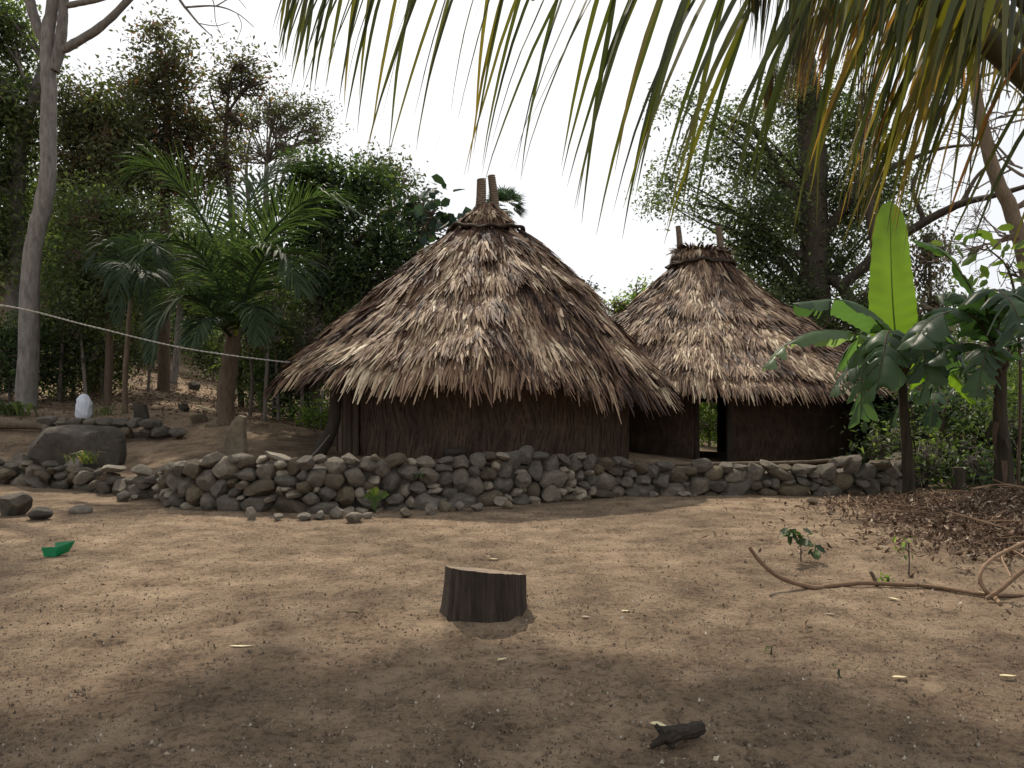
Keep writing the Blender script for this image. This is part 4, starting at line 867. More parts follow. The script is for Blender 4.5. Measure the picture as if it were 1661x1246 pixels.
# ------------------------------------------------------------------ palms
def frond(path, leaf_len, hang, n=70, wid=.035, mt='palmgreen', root=None, seed=0, r0=.03, alpha=60, start=.12, lenf=None, tone=(.5, .2), sides_up=.25, segs=5, rachis='palmgreen', tonef=None, out_angle_end=25, jitter=.08, split=0):
    r = np.random.default_rng(seed); sp = spline(path, 50); mbr = MB(); tube(mbr, sp, np.linspace(r0, r0 * .12, 50), 7, a=.35)
    fr_o = mbr.build('frond', M[rachis], root, True)
    t = np.linspace(start, .995, n); t = np.clip(t + r.normal(size=n) * (.004 if sides_up < -1 else .001), start, .995); mbl = MB()
    tan = nrm(np.gradient(sp, axis=0)); ii = t * 49
    pos = np.stack([np.interp(ii, np.arange(50), sp[:, q]) for q in range(3)], -1); tg = nrm(np.stack([np.interp(ii, np.arange(50), tan[:, q]) for q in range(3)], -1))
    upv = np.array([0, 0, 1.]); side = nrm(np.cross(tg, upv + np.zeros_like(tg))); nn = nrm(np.cross(side, tg))
    for sg in (-1, 1):
        al = np.radians(np.interp(t, [0, .45, 1], [alpha, alpha - (30 if sides_up < -1 else (alpha - out_angle_end) * .45), out_angle_end]) + r.normal(size=n) * (9 if sides_up < -1 else 5))[:, None]
        d = nrm(tg * np.cos(al) + sg * side * np.sin(al) * (1 if sides_up > -1 else .45) + (nn if sides_up > -1 else nn * .25 + np.array([0, 0, .75])) * (sides_up + r.normal(size=n) * jitter)[:, None])
        L = leaf_len * (np.sin(np.clip(t * .9 + .12, 0, 1) * math.pi) ** .45 if lenf is None else lenf(t)) * r.uniform(.85, 1.1, n)
        wv = nrm(np.cross(d, nn)); a = np.clip(tone[0] + tone[1] * r.normal(size=n), 0, 1)
        p = pos + r.normal(size=(n, 3)) * .004; rows = []
        hg = hang * r.uniform(.75, 1.3, n)[:, None]
        for k in range(segs + 1):
            f = k / segs; w_ = wid * (.45 + 1.3 * f if f < .35 else .9 * (1 - ((f - .35) / .65) ** 1.6) + .05)
            rows.append(p - wv * w_ / 2); rows.append(p + wv * w_ / 2)
            d = nrm(d + np.array([0, 0, -1.]) * hg / segs * (.5 + f) + r.normal(size=(n, 3)) * .02); wv = nrm(wv - d * (wv * d).sum(-1, keepdims=True))
            p = p + d * (L / segs)[:, None]
        V = np.stack(rows, 1).reshape(-1, 3); m = 2 * (segs + 1); b = (np.arange(n) * m)[:, None]
        Fa = np.concatenate([b + np.array([2 * k, 2 * k + 1, 2 * k + 3, 2 * k + 2]) for k in range(segs)])
        aa = np.repeat(a, m)
        if tonef is not None: aa = np.clip(aa + np.tile(np.repeat(tonef(np.linspace(0, 1, segs + 1)), 2), n), 0, 1)
        mbl.add(V, Fa, aa)
    o = mbl.build('leaflets', M[mt], root); o.parent = fr_o
    return fr_o
# young coconut palm on the slope
D = 17.5
pb = P(367, 687, D); pb[2] = g1(pb[0], D)
yp = empty('coconut_palm', pb, 'young coconut palm with stout brown base and yellow-green spear leaves on the slope', 'palm')
mb = MB(); tp = spline([pb - np.array([0, 0, .1]), P(366, 650, D), P(370, 610, D), P(376, 565, D), P(380, 530, D)], 22); tr = np.interp(np.linspace(0, 1, 22), [0, .1, .5, 1], [.24, .19, .20, .15]); tube(mb, tp, tr * (1 + .06 * np.sin(np.arange(22) * 2.4)), 12, rough=.05)
mb.build('trunk', M['barkbrown'], yp, True)
cr = P(379, 545, D)
FR = [([(375, 540, 0), (360, 430, -.4), (320, 340, -.8), (262, 275, -1.2), (215, 285, -1.5)], 1.35), ([(378, 540, 0), (350, 450, -.8), (300, 395, -1.4), (245, 400, -2.0), (205, 450, -2.3)], 1.0),
      ([(380, 545, 0), (410, 430, -.3), (450, 365, -.6), (515, 320, -.9), (590, 350, -1.2)], 1.35), ([(380, 545, 0), (405, 460, -.8), (430, 420, -1.3), (462, 415, -1.8), (490, 480, -2.2)], 1.25),
      ([(376, 550, 0), (340, 500, -.5), (300, 480, -.9), (262, 520, -1.3), (245, 590, -1.5)], .9), ([(382, 550, 0), (420, 520, .3), (460, 530, .5), (500, 570, .6)], .8),
      ([(378, 545, 0), (385, 430, .8), (400, 340, 1.4), (440, 280, 2.0), (500, 280, 2.6)], 1.2), ([(378, 545, 0), (360, 470, .8), (330, 420, 1.6), (290, 420, 2.4)], .9), ([(378, 550, 0), (350, 520, -.9), (330, 520, -1.6), (310, 560, -2.0)], .8), ([(380, 545, 0), (398, 500, -1.0), (412, 500, -1.7), (422, 560, -2.2)], .8)]
for k, (pp, ll) in enumerate(FR): frond([P(a, b, D + d) for a, b, d in pp], ll, .9, n=90, wid=.05, root=yp, seed=200 + k, r0=.045, tone=(.35, .2))
mb = MB()
for k, (pp, w_) in enumerate([([(380, 545), (381, 430), (378, 320)], .13), ([(384, 545), (392, 440), (397, 322)], .12), ([(382, 545), (386, 430), (387, 335)], .08)]):
    tube(mb, spline([P(a, b, D - .25 - .1 * k) for a, b in pp], 14), np.interp(np.linspace(0, 1, 14), [0, .35, .8, 1], [.04, w_ * .45, w_ * .6, .02]), 8, a=.3 + .25 * k, flat=.4)
mb.build('spear_leaf', M['palmspear'], yp)
# small drooping palm left of it
D = 18.5; b0 = P(203, 660, D); b0[2] = g1(b0[0], D)
sp_ = empty('small_palm', b0, 'small palm with thin stem and dark hanging fronds above the terrace wall', 'palm')
mb = MB(); tube(mb, spline([b0, P(203, 610, D), P(208, 540, D), P(212, 480, D)], 14), np.linspace(.07, .05, 14), 8, rough=.05); mb.build('trunk', M['barkbrown'], sp_, True)
for k, pp in enumerate([[(212, 485, 0), (200, 420, -.3), (170, 400, -.5), (140, 430, -.8)], [(212, 485, 0), (225, 400, -.3), (255, 400, -.5), (275, 470, -.8)], [(212, 485, 0), (205, 430, -.8), (195, 440, -1.5), (190, 530, -1.8)], [(212, 485, 0), (225, 440, -.8), (240, 450, -1.4), (245, 540, -1.6)], [(212, 485, 0), (215, 400, .6), (230, 380, 1.1), (260, 400, 1.5)], [(212, 485, 0), (190, 430, .6), (160, 430, 1.1), (130, 480, 1.5)]]):
    frond([P(a, b, D + d) for a, b, d in pp], .85, 1.6, n=46, wid=.04, root=sp_, seed=230 + k, r0=.025, tone=(.08, .08))
# fan palm top behind the horns of the nearer hut
D = 30; fb = P(815, 600, D); fb[2] = g1(fb[0], D)
fp = empty('fan_palm', fb, 'fan palm whose dark spiky head peeks out behind the horns of the nearer hut', 'palm')
mb = MB(); tube(mb, spline([fb, P(815, 500, D), P(818, 340, D)], 10), [.14] * 10, 8); mb.build('trunk', M['barkdark'], fp)
mb = MB(); rf_ = np.random.default_rng(9)
for k in range(26):
    an = rf_.uniform(0, 2 * math.pi); el = rf_.uniform(-.5, 1.3); c0 = P(818, 338, D); dv = np.array([math.cos(an) * math.cos(el), math.sin(an) * math.cos(el), math.sin(el)]); ct = c0 + dv * .45
    s1 = nrm(np.cross(dv, [0.1, .2, 1.])[None])[0]; 
    for q in np.linspace(-1.25, 1.25, 13):
        dd = dv * math.cos(q) + s1 * math.sin(q); e = ct + dd * rf_.uniform(.45, .6) + np.array([0, 0, -.08]); ww = np.cross(dd, np.cross(dv, s1)) * .03
        mb.add([ct, ct + dd * .3 + ww, e, ct + dd * .3 - ww], [(0, 1, 2, 3)], rf_.random())
mb.build('crown', M['leafblue'], fp)
# near palm reaching in from the right, its short trunk stands just outside the frame
np_b = np.array([2.95, 3.2, 0.0]); npalm = empty('coconut_palm', np_b, 'near coconut palm whose long fronds hang across the top right of the view', 'palm')
mb = MB(); tube(mb, spline([np_b - np.array([0, 0, .1]), np_b + np.array([.02, 0, 1]), np_b + np.array([-.12, 0, 2.2])], 14), np.linspace(.22, .15, 14), 12, rough=.05); mb.build('trunk', M['barkbrown'], npalm, True)
crn = np_b + np.array([-.12, 0, 2.15])
yell = lambda f: .22 * f
frond([crn, P(1661, 118, 3.3), P(1480, -22, 3.4), P(1250, -120, 3.6), P(980, -150, 3.8), P(740, -125, 3.9), P(560, -75, 4.0), P(470, -40, 4.05)], 1.42, .8, n=58, wid=.029, mt='palmnear', rachis='rachis', root=npalm, seed=301, r0=.062, alpha=88, start=.22, sides_up=-1.4,
      lenf=lambda t: np.interp(t, [0, .2, .3, .42, .6, .75, .88, 1], [.85, .8, .72, 1.0, .98, .72, .46, .25]), tone=(.26, .2), tonef=yell, segs=8, out_angle_end=38)
frond([crn + np.array([0, .1, .05]), P(1640, 30, 3.7), P(1490, -70, 3.9), P(1385, -50, 4.1), P(1310, 10, 4.25), P(1262, 80, 4.3), P(1235, 150, 4.35)], .60, .9, n=120, wid=.022, mt='palmnear', rachis='rachis', root=npalm, seed=302, r0=.04, alpha=60, start=.2, sides_up=-1.2,
      tone=(.64, .2), tonef=lambda f: .22 * f, segs=6)
frond([crn + np.array([0, .05, .1]), P(1680, 20, 3.2), P(1580, -30, 3.3), P(1490, -25, 3.4), P(1420, 30, 3.5), P(1385, 90, 3.55)], 1.02, .9, n=40, wid=.020, mt='palmnear', rachis='rachis', root=npalm, seed=307, r0=.04, alpha=80, start=.12, sides_up=-1.4,
      tone=(.45, .25), tonef=yell, segs=7)
frond([crn + np.array([0, 0, .1]), P(1720, -20, 3.0), P(1620, -160, 2.9), P(1450, -230, 2.9), P(1280, -170, 3.0), P(1200, -60, 3.1)], .8, 1.5, n=64, wid=.036, mt='palmnear', rachis='rachis', root=npalm, seed=303, r0=.05, alpha=80, sides_up=-1.3, start=.3, tone=(.3, .2), tonef=yell, segs=6)
frond([crn + np.array([.05, 0, .05]), P(1800, 20, 4.4), P(1700, -80, 5.0), P(1600, -60, 5.6), P(1540, 20, 6.0), P(1500, 130, 6.2)], .9, 1.5, n=60, wid=.034, mt='palmnear', rachis='rachis', root=npalm, seed=304, r0=.045, alpha=80, sides_up=-1.3, start=.2, tone=(.45, .25), tonef=yell, segs=6)
frond([crn, crn + np.array([.5, .2, .9]), crn + np.array([1.4, .4, 1.3]), crn + np.array([2.4, .5, 1.0]), crn + np.array([3.0, .5, .2])], 1.0, 1.2, n=60, wid=.04, mt='palmnear', rachis='rachis', root=npalm, seed=305, r0=.05)
frond([crn, crn + np.array([.2, -.5, .9]), crn + np.array([.4, -1.4, 1.3]), crn + np.array([.5, -2.4, .9])], 1.0, 1.2, n=60, wid=.04, mt='palmnear', rachis='rachis', root=npalm, seed=306, r0=.05)

# ------------------------------------------------------------------ banana plants
def banana_leaf(path, width, root, seed, mt='banana', side=None, fold=.35, tears=5, droop=.25, tone=.5, n=44, taper=0):
    r = np.random.default_rng(seed); sp = spline(path, n); tg = nrm(np.gradient(sp, axis=0))
    sv = nrm(np.cross(tg, np.array([0, 0, 1.])[None] + 0 * tg)) if side is None else nrm(np.array(side, float)[None] + 0 * tg)
    sv = nrm(sv - tg * (sv * tg).sum(-1, keepdims=True)); nn = np.cross(sv, tg); nn = np.where(nn[:, [2]] < 0, -nn, nn)
    u = np.linspace(0, 1, n); us = np.clip((u - .14) / .86, 0, 1)
    prof = np.where(us > 0, np.clip(np.minimum((us / .12), 1) ** .5, 0, 1) * np.clip(1 - np.clip((us - .80) / .20, 0, 1) ** 2.2, 0, 1) ** .5 * (1 - .18 * np.abs(us - .45) / .55) * (1 - taper * us), 0) * width / 2
    mbm = MB(); tube(mbm, sp, np.interp(u, [0, .2, 1], [.032, .018, .004]), 6, a=.6); o = mbm.build('leaf', M['bananatrunk' if mt == 'banana' else mt], root, True)
    mb = MB()
    for sg in (-1, 1):
        cut = sorted(r.choice(np.arange(8, n - 3), size=min(tears, n - 12), replace=False).tolist()) if tears else []
        bounds = [6] + cut + [n - 1]
        for a, b in zip(bounds[:-1], bounds[1:]):
            if b <= a: continue
            idx = np.arange(a, b + 1); m = len(idx); sw = r.normal() * .10 if tears else 0; dr = droop + (abs(r.normal()) * .25 if tears else 0)
            pw = prof[idx].copy()
            if m > 2 and tears:
                pw[0] *= .45; pw[-1] *= .45; pw[1] *= .85; pw[-2] *= .85
            cols = []
            for q, f in enumerate((0, .33, .66, 1.0)):
                cshift = tg[idx] * (f * (.12 * width + sw * width)) * (1 if not tears else 1)
                gapv = 0
                if tears and f > 0:
                    c = (np.arange(m) - (m - 1) / 2) / max(1, m - 1); gapv = (-c * f * .30 * np.linalg.norm(sp[b] - sp[a]))[:, None] * tg[idx]
                cols.append(sp[idx] + sg * sv[idx] * (pw * f * math.cos(fold))[:, None] + nn[idx] * (pw * f * math.sin(fold) * (1 - f) * 1.2)[:, None] + np.array([0, 0, -1.]) * (pw * f * f * dr)[:, None] + cshift + gapv + nn[idx] * (.012 * np.sin(idx * 1.9) * f)[:, None])
            V = np.stack(cols, 1).reshape(-1, 3); Fa = [(i_ * 4 + q, i_ * 4 + q + 1, (i_ + 1) * 4 + q + 1, (i_ + 1) * 4 + q) for i_ in range(m - 1) for q in range(3)]
            mb.add(V, Fa, np.clip(tone + r.normal() * .15, 0, 1))
    b_ = mb.build('leaf_blade', M[mt], root, True); b_.parent = o
    return o
def banana(name, label, base, stem, stem_r, lv, seed, group='banana plants at the right of the yard'):
    b = np.array(base); b[2] = g1(b[0], b[1]); root = empty(name, b, label, 'banana plant', group)
    mb = MB(); s = spline([b - np.array([0, 0, .1])] + stem, 18); tube(mb, s, np.interp(np.linspace(0, 1, 18), [0, .15, 1], stem_r), 12, rough=.04, a=rng.random())
    for k in range(7):  # dry hanging sheaths
        t = rng.uniform(.15, .9); c = s[int(t * 17)]; an = rng.uniform(0, 6.28); e = np.array([math.cos(an), math.sin(an), 0]) * stem_r[1]
        l_ = rng.uniform(.2, .5); w_ = np.array([-math.sin(an), math.cos(an), 0]) * .04
        mb.add([c + e - w_, c + e + w_, c + e * 1.6 + w_ * .8 - [0, 0, l_ * .5], c + e * 1.6 - w_ * .8 - [0, 0, l_ * .5], c + e * 1.3 + w_ * .2 - [0, 0, l_], c + e * 1.3 - w_ * .2 - [0, 0, l_]], [(0, 1, 2, 3), (3, 2, 4, 5)], rng.random())
    mb.build('stem', M['bananatrunk'], root, True)
    for k, q in enumerate(lv):
        banana_leaf([P(*v) for v in q['p']], q['w'], root, seed + k, q.get('m', 'banana'), q.get('s'), q.get('f', .35), q.get('t', 6), q.get('d', .25), q.get('tone', .5), taper=q.get('taper', 0))
    return root
D = 13.2
banana('banana_plant', 'banana plant with one tall upright bright green leaf, nearest the farther hut', P(1475, 800, D), [P(1472, 740, D), P(1466, 660, D), P(1462, 590, D)], [.125, .095, .06],
  [dict(p=[(1462, 590, D), (1452, 540, D + .05), (1446, 450, D + .1), (1444, 338, D + .15)], w=1.08, m='bananabright', s=(1, .15, 0), f=.28, t=0, d=0, taper=.36),
   dict(p=[(1460, 600, D), (1430, 530, D - .2), (1370, 488, D - .4), (1280, 492, D - .5)], w=.66, f=.2, t=3, d=.5, tone=.3),
   dict(p=[(1460, 610, D), (1410, 550, D - .5), (1330, 536, D - .9), (1275, 560, D - 1.1), (1238, 598, D - 1.2)], w=.46, f=.3, t=5, d=.6, tone=.95),
   dict(p=[(1464, 600, D), (1490, 530, D - .2), (1530, 500, D - .5), (1590, 520, D - .7), (1620, 570, D - .8)], w=.7, t=9, tone=.3),
   dict(p=[(1462, 610, D), (1430, 560, D - .6), (1412, 555, D - .9), (1400, 600, D - 1.1), (1395, 680, D - 1.2)], w=.62, t=8, d=.6, tone=.35),
   dict(p=[(1462, 600, D), (1450, 545, D - .7), (1440, 540, D - 1.2), (1432, 580, D - 1.5), (1420, 640, D - 1.6)], w=.8, t=9, d=.5, tone=.3),
   dict(p=[(1464, 605, D), (1480, 570, D + .2), (1484, 600, D + .5), (1470, 650, D + .6)], w=.4, m='bananabright', t=2, d=.3),
   dict(p=[(1466, 610, D), (1500, 560, D - .4), (1540, 560, D - .7), (1575, 620, D - .9)], w=.7, t=9, tone=.25),
   dict(p=[(1466, 610, D), (1500, 590, D + .3), (1545, 610, D + .3), (1595, 665, D + .2)], w=.52, m='bananabright', t=1, d=.25),
   dict(p=[(1464, 600, D), (1440, 550, D + .6), (1400, 540, D + 1.2), (1360, 600, D + 1.6)], w=.7, t=8, tone=.3),
   dict(p=[(1464, 600, D), (1500, 540, D + .3), (1530, 545, D + .5), (1560, 600, D + .6)], w=.7, t=8, tone=.2),
   dict(p=[(1462, 605, D), (1425, 580, D + .2), (1385, 590, D + .2), (1350, 640, D + .2)], w=.6, t=8, tone=.25),
   dict(p=[(1464, 608, D), (1480, 560, D - .9), (1495, 560, D - 1.3), (1505, 620, D - 1.6)], w=.75, t=9, tone=.15),
   dict(p=[(1463, 620, D), (1440, 600, D - .2), (1415, 620, D - .3), (1400, 700, D - .3)], w=.4, t=9, tone=.3)], 700)
D = 12.2
banana('banana_plant', 'taller banana plant with thick reddish stem base at the right edge', P(1628, 815, D), [P(1628, 750, D), P(1622, 680, D), P(1624, 600, D)], [.20, .145, .075],
  [dict(p=[(1624, 610, D), (1600, 520, D), (1570, 460, D + .1), (1530, 410, D + .1), (1478, 388, D + .1)], w=.30, t=2, d=.2, tone=.6, f=.5),
   dict(p=[(1624, 610, D), (1600, 540, D - .3), (1560, 505, D - .5), (1510, 520, D - .8), (1480, 560, D - 1.0)], w=.85, t=9, tone=.2),
   dict(p=[(1624, 600, D), (1620, 530, D - .3), (1640, 480, D - .6), (1680, 465, D - .9), (1740, 490, D - 1)], w=.9, t=7, tone=.15, d=.4),
   dict(p=[(1624, 600, D), (1600, 500, D - .5), (1610, 470, D - 1.0), (1640, 490, D - 1.5), (1660, 540, D - 1.8)], w=.85, t=8, tone=.1, d=.4),
   dict(p=[(1622, 620, D), (1590, 570, D - .2), (1550, 560, D - .3), (1500, 590, D - .5)], w=.7, t=9, tone=.2),
   dict(p=[(1626, 610, D), (1650, 560, D - .2), (1690, 550, D - .3), (1730, 600, D - .4)], w=.7, t=8, tone=.25),
   dict(p=[(1622, 620, D), (1585, 600, D + .3), (1540, 600, D + .5), (1500, 640, D + .6)], w=.65, t=8, tone=.2),
   dict(p=[(1624, 605, D), (1590, 520, D + .5), (1560, 480, D + .9), (1510, 480, D + 1.2)], w=.8, t=8, tone=.2),
   dict(p=[(1626, 605, D), (1650, 530, D + .3), (1690, 500, D + .4), (1740, 530, D + .5)], w=.8, t=8, tone=.25),
   dict(p=[(1624, 610, D), (1612, 570, D - .7), (1600, 570, D - 1.1), (1585, 640, D - 1.3)], w=.6, t=9, tone=.15)], 730)
D = 16.5
banana('banana_plant', 'small shadowed banana plant between the two taller ones', P(1528, 780, D), [P(1528, 730, D), P(1526, 670, D)], [.13, .10, .07],
  [dict(p=[(1526, 680, D), (1500, 640, D), (1470, 640, D), (1450, 690, D)], w=.4, t=6, tone=.2), dict(p=[(1526, 680, D), (1550, 630, D), (1580, 640, D), (1600, 690, D)], w=.4, t=6, tone=.2),
   dict(p=[(1526, 680, D), (1520, 640, D - .5), (1515, 650, D - 1), (1510, 700, D - 1.2)], w=.4, t=6, tone=.2)], 760)
o = stick('tree_stump', [P(1556, 800, 14), P(1556, 780, 14), P(1555, 758, 14)], [.12, .10, .10], 'barkdark', 'short dark burnt stump standing between the banana stems', 'stump', sides=10)

# ------------------------------------------------------------------ yard objects
# cut stump seat
sb = ground_hit(783, 1010); st = empty('tree_stump', sb, 'squat sawn tree stump with sloping flat top in the middle of the yard', 'stump')
mb = MB(); ns = 72; th = np.linspace(0, 2 * math.pi, ns, endpoint=False); rs = np.random.default_rng(2)
rad0 = 1 + .05 * np.sin(3 * th + 1) + .03 * np.sin(5 * th) + .005 * np.sin(17 * th) + .004 * rs.normal(size=ns)
Hs = .335; rows = 14; V = []; rs_rim = rs.normal(size=ns)
cy = sb[1] + .27; k_ = sb[1] / F
def topz(x, y): return Hs - .10 * (x + .28) - .17 * y
for k in range(rows):
    f = k / (rows - 1); R_ = (.300 - .004 * f + .012 * (1 - f) ** 4) * (rad0 + .003 * rs.normal(size=ns))
    x = R_ * np.cos(th); y = R_ * np.sin(th); z = f * (topz(x, y) + .0022 * rs_rim) - .04 * (1 - f); x = x + .035 * (1 - f) ** 1.3 * np.minimum(np.cos(th), 0)
    V.append(np.stack([x, y, z], -1))
V = np.array(V).reshape(-1, 3); i, j = np.meshgrid(np.arange(rows - 1), np.arange(ns), indexing='ij'); j2 = (j + 1) % ns
off = np.array([sb[0], cy, sb[2]])
mb.add(V + off, np.stack([i * ns + j, i * ns + j2, (i + 1) * ns + j2, (i + 1) * ns + j], -1).reshape(-1, 4), np.tile(rs.random(ns), rows) * .35 + .1); mb.build('bark', M['stumpbark'], st, True)
mb = MB(); rr2 = np.linspace(.97, 0, 9)[:-1]; top = V[-ns:]; cen = top.mean(0); VV = np.concatenate([cen + (top - cen) * q + np.array([0, 0, .002 + .004 * rs.normal()]) for q in rr2] + [cen[None]])
Fq = [(a * ns + b, a * ns + (b + 1) % ns, (a + 1) * ns + (b + 1) % ns, (a + 1) * ns + b) for a in range(7) for b in range(ns)]
mb.add(VV + off, Fq); mb.add(np.vstack([VV[7 * ns:8 * ns], VV[-1]]) + off, [(b, (b + 1) % ns, ns) for b in range(ns)]); mb.build('cut_face', M['cutwood'], st)
kn = MB(); Vk, Fk = ICO3; kn.add(Vk * np.array([.028, .010, .034]) + off + np.array([-.155, -.246, .175]), Fk, 1.0); kn.build('knot', M['horn'], st, True)
# dark rotten branch piece, bottom right of centre
g = ground_hit(1080, 1215); sc = g[1] / F
pts = [g + np.array([-6 * sc, 0, .03]), g + np.array([14 * sc, .02, .045]), g + np.array([50 * sc, .07, .04]), g + np.array([68 * sc, .10, .045])]
mb = MB(); q = spline(pts, 60); uu = np.linspace(0, 1, 60); r_ = np.interp(uu, [0, .08, .22, .42, .8, .97, 1], [.022, .040, .045, .033, .034, .030, .010])
n_s = 28; tm_ = MB(); tube(tm_, q - q[0], r_, n_s, cap=False); V = tm_.V[0].reshape(60, n_s, 3); cc_ = (q - q[0])[:, None]
A_, U_ = np.meshgrid(np.arange(n_s) / n_s * 6.283, uu); k_n = 1 + .22 * fbm(np.cos(A_) * 1.6 + 9, np.sin(A_) * 1.6 + U_ * 3, 3) + .5 * fbm(np.cos(A_) * 5 + 3, np.sin(A_) * 5 + U_ * 5, 2)
V = cc_ + (V - cc_) * k_n[..., None]; mb.add(V.reshape(-1, 3), tm_.Fs[0], (.5 + fbm(A_ * 3, U_ * 2, 2)).ravel())
for (dx, dy, dz, u0, r0_) in ((-.07, -.02, -.035, 5, .026), (-.05, .02, .045, 9, .022), (.01, -.04, -.04, 12, .022)):
    tube(mb, spline([cc_[u0, 0], cc_[u0, 0] + np.array([dx, dy, dz]) * .6, cc_[u0, 0] + np.array([dx, dy, dz])], 8), np.linspace(r0_, .010, 8), 9, a=.4, rough=.10)
o = mb.build('wood_chunk', M['log'], None, True); o.location = q[0] + np.array([0, 0, .01]); tag(o, 'dark rotten piece of branch with a knobbly end lying in the near dirt', 'branch')
# vine branch on the ground and its loops
def gp(px, py, lift=.02): h = ground_hit(px, py); return h + np.array([0, 0, lift])
def vine_path(l): 
    out = []
    for px, py, up, D in l: out.append(P(px, py, D) if D else gp(px, py, up))
    return out
v0 = gp(1320, 958, .02); D0 = v0[1]
stick('vine', [P(1215, 887, D0 + .05), P(1236, 914, D0 + .04), P(1268, 938, D0 + .02), v0, gp(1345, 955), gp(1400, 952, .03), P(1450, 948, D0 + .1), gp(1500, 955), gp(1560, 963), gp(1610, 970), gp(1700, 970)], [.016, .018, .019, .021, .022, .018, .019, .018, .017, .016, .014], 'vine', 'long brown woody vine lying across the dirt with its left tip raised', 'vine', n=60, sides=8, rough=.07)
stick('vine', [P(1720, 850, 7.0), P(1661, 880, 6.9), P(1612, 905, 6.7), P(1590, 930, 6.55), P(1596, 955, 6.5), gp(1612, 972), gp(1622, 984)], [.014, .015, .016, .017, .018, .018, .016], 'vine', 'curved vine loop rising from the right end of the long vine', 'vine', n=40, a=.9)
stick('vine', [P(1730, 880, 6.5), P(1661, 925, 6.4), P(1625, 955, 6.35), gp(1600, 976)], [.018, .019, .018, .016], 'vine', 'straight thick vine crossing the loop at the right edge', 'vine', n=24, a=.5)
stick('vine', [gp(1640, 945, .05), gp(1625, 920, .10), gp(1640, 905, .08), gp(1700, 935, .04)], [.008, .009, .009, .008], 'vine', 'thin pale tendril behind the vine loop', 'vine', n=24, a=1.)
stick('stub', [gp(1424, 952, -.02), P(1419, 940, D0 + .15), P(1412, 927, D0 + .15)], [.018, .016, .016], 'barkbrown', 'short cut sapling stub sticking up behind the long vine', 'stub')
# sapling plants
def seedling(px, py_base, py_top, blobs, leafL, label, seed, mt='leafmid', W=.5, n=14, name='seedling', hexa=True, bend=0):
    b = ground_hit(px, py_base); root = empty(name, b, label, 'seedling'); D_ = b[1]; r = np.random.default_rng(seed)
    mb = MB(); tp = P(px + bend, py_top, D_); s = spline([b - [0, 0, .02], (b + tp) / 2 + r.normal(size=3) * .01, tp], 8); tube(mb, s, np.linspace(.007, .004, 8), 6)
    C = []
    for (bx, by, rp, k) in blobs:
        c = P(bx, by, D_); tube(mb, [s[5], (s[5] + c) / 2 + [0, 0, .01], c], [.004, .003, .002], 4); C.append(c + r.normal(size=(k, 3)) * rp / F * D_ * .5)
    mb.build('stem', M['barkdark'], root); ml = MB(); leaves(ml, np.concatenate(C), leafL, W, seed, .6, hexa=hexa, up=.8); ml.build('leaves', M[mt], root)
    return root
seedling(1299, 912, 868, [(1290, 862, 14, 11), (1302, 872, 14, 13), (1318, 884, 10, 9), (1275, 862, 8, 5)], .10, 'leafy dark green seedling on a thin stem in the open dirt', 1, 'leafdark', .65)
seedling(1474, 936, 880, [(1472, 878, 12, 7), (1460, 885, 10, 4), (1472, 905, 12, 4)], .07, 'spindly pale green seedling beside the raked leaves', 2, 'leafbright', .35)
seedling(1436, 945, 936, [(1430, 938, 10, 9), (1442, 936, 8, 7)], .05, 'tiny bright weed right behind the long vine', 3, 'leafbright', .6)
seedling(1362, 1098, 1088, [(1362, 1090, 16, 10)], .05, 'small dull green weed tuft in the dirt at lower right', 4, 'fern', .2, hexa=False)
seedling(1252, 1062, 1048, [(1252, 1052, 9, 8)], .05, 'thin dry weed in the dirt between the seedling and the near branch', 5, 'fern', .2, hexa=False)
b = ground_hit(609, 832); root = empty('broad_leaf_plant', b, 'small plant with yellow-green paddle leaves growing from the wall foot', 'plant')
D_ = b[1] - .05; mb = MB(); c = P(608, 806, D_); tube(mb, spline([b, (b + c) / 2, c], 5), .012, 6); mb.build('stem', M['fern'], root)
mb = MB()
for (ex_, ey, wd_) in ((632, 802, .055), (590, 806, .04), (612, 790, .05), (600, 793, .04), (618, 812, .05), (607, 828, .05), (597, 812, .04)):
    e = P(ex_, ey, D_ - .06); d = e - c; s = nrm(np.cross(d, [0, -1., .3])[None])[0] * wd_; lift = np.array([0, -.02, .015])
    mb.add([c, c + d * .35 + s * .6, c + d * .7 + s + lift, e, c + d * .7 - s + lift, c + d * .35 - s * .6, c + d * .5 + lift * .3], [(0, 1, 6), (1, 2, 6), (2, 3, 6), (3, 4, 6), (4, 5, 6), (5, 0, 6)], random.random())
mb.build('leaves', M['leafbright'], root)
# ferns and tufts
def tuft(px, py, D, n, L, label, mt, cat, seed, name='fern', w=.02, spreadx=.12):
    p = P(px, py, D); z = g1(p[0], D) if name == 'grass_tuft' else p[2]; r = np.random.default_rng(seed); mb = MB()
    for k in range(n):
        a = r.uniform(0, 6.28); o_ = np.array([r.normal() * spreadx, r.normal() * spreadx * .6, 0]); d = np.array([math.cos(a) * .6, math.sin(a) * .6, 1.]); l = L * r.uniform(.6, 1.2)
        p1 = o_ + d * l * .5; p2 = p1 + np.array([d[0] * 1.2, d[1] * 1.2, -.1]) * l * .5; s = np.array([-math.sin(a), math.cos(a), 0]) * w
        mb.add([o_ - s * .5, o_ + s * .5, p1 + s, p1 - s, p2 + s * .2, p2 - s * .2], [(0, 1, 2, 3), (3, 2, 4, 5)], r.random())
    o = mb.build(name, M[mt]); o.location = (p[0], D, z); return tag(o, label, cat)
tuft(138, 752, 12.7, 26, .35, 'fern growing against the right end of the big boulder', 'fern', 'fern', 1)
tuft(172, 672, 18.3, 40, .45, 'yellowing grass tuft right of the white wrapped stone', 'fern', 'grass tuft', 2, 'grass_tuft', .012, .22)
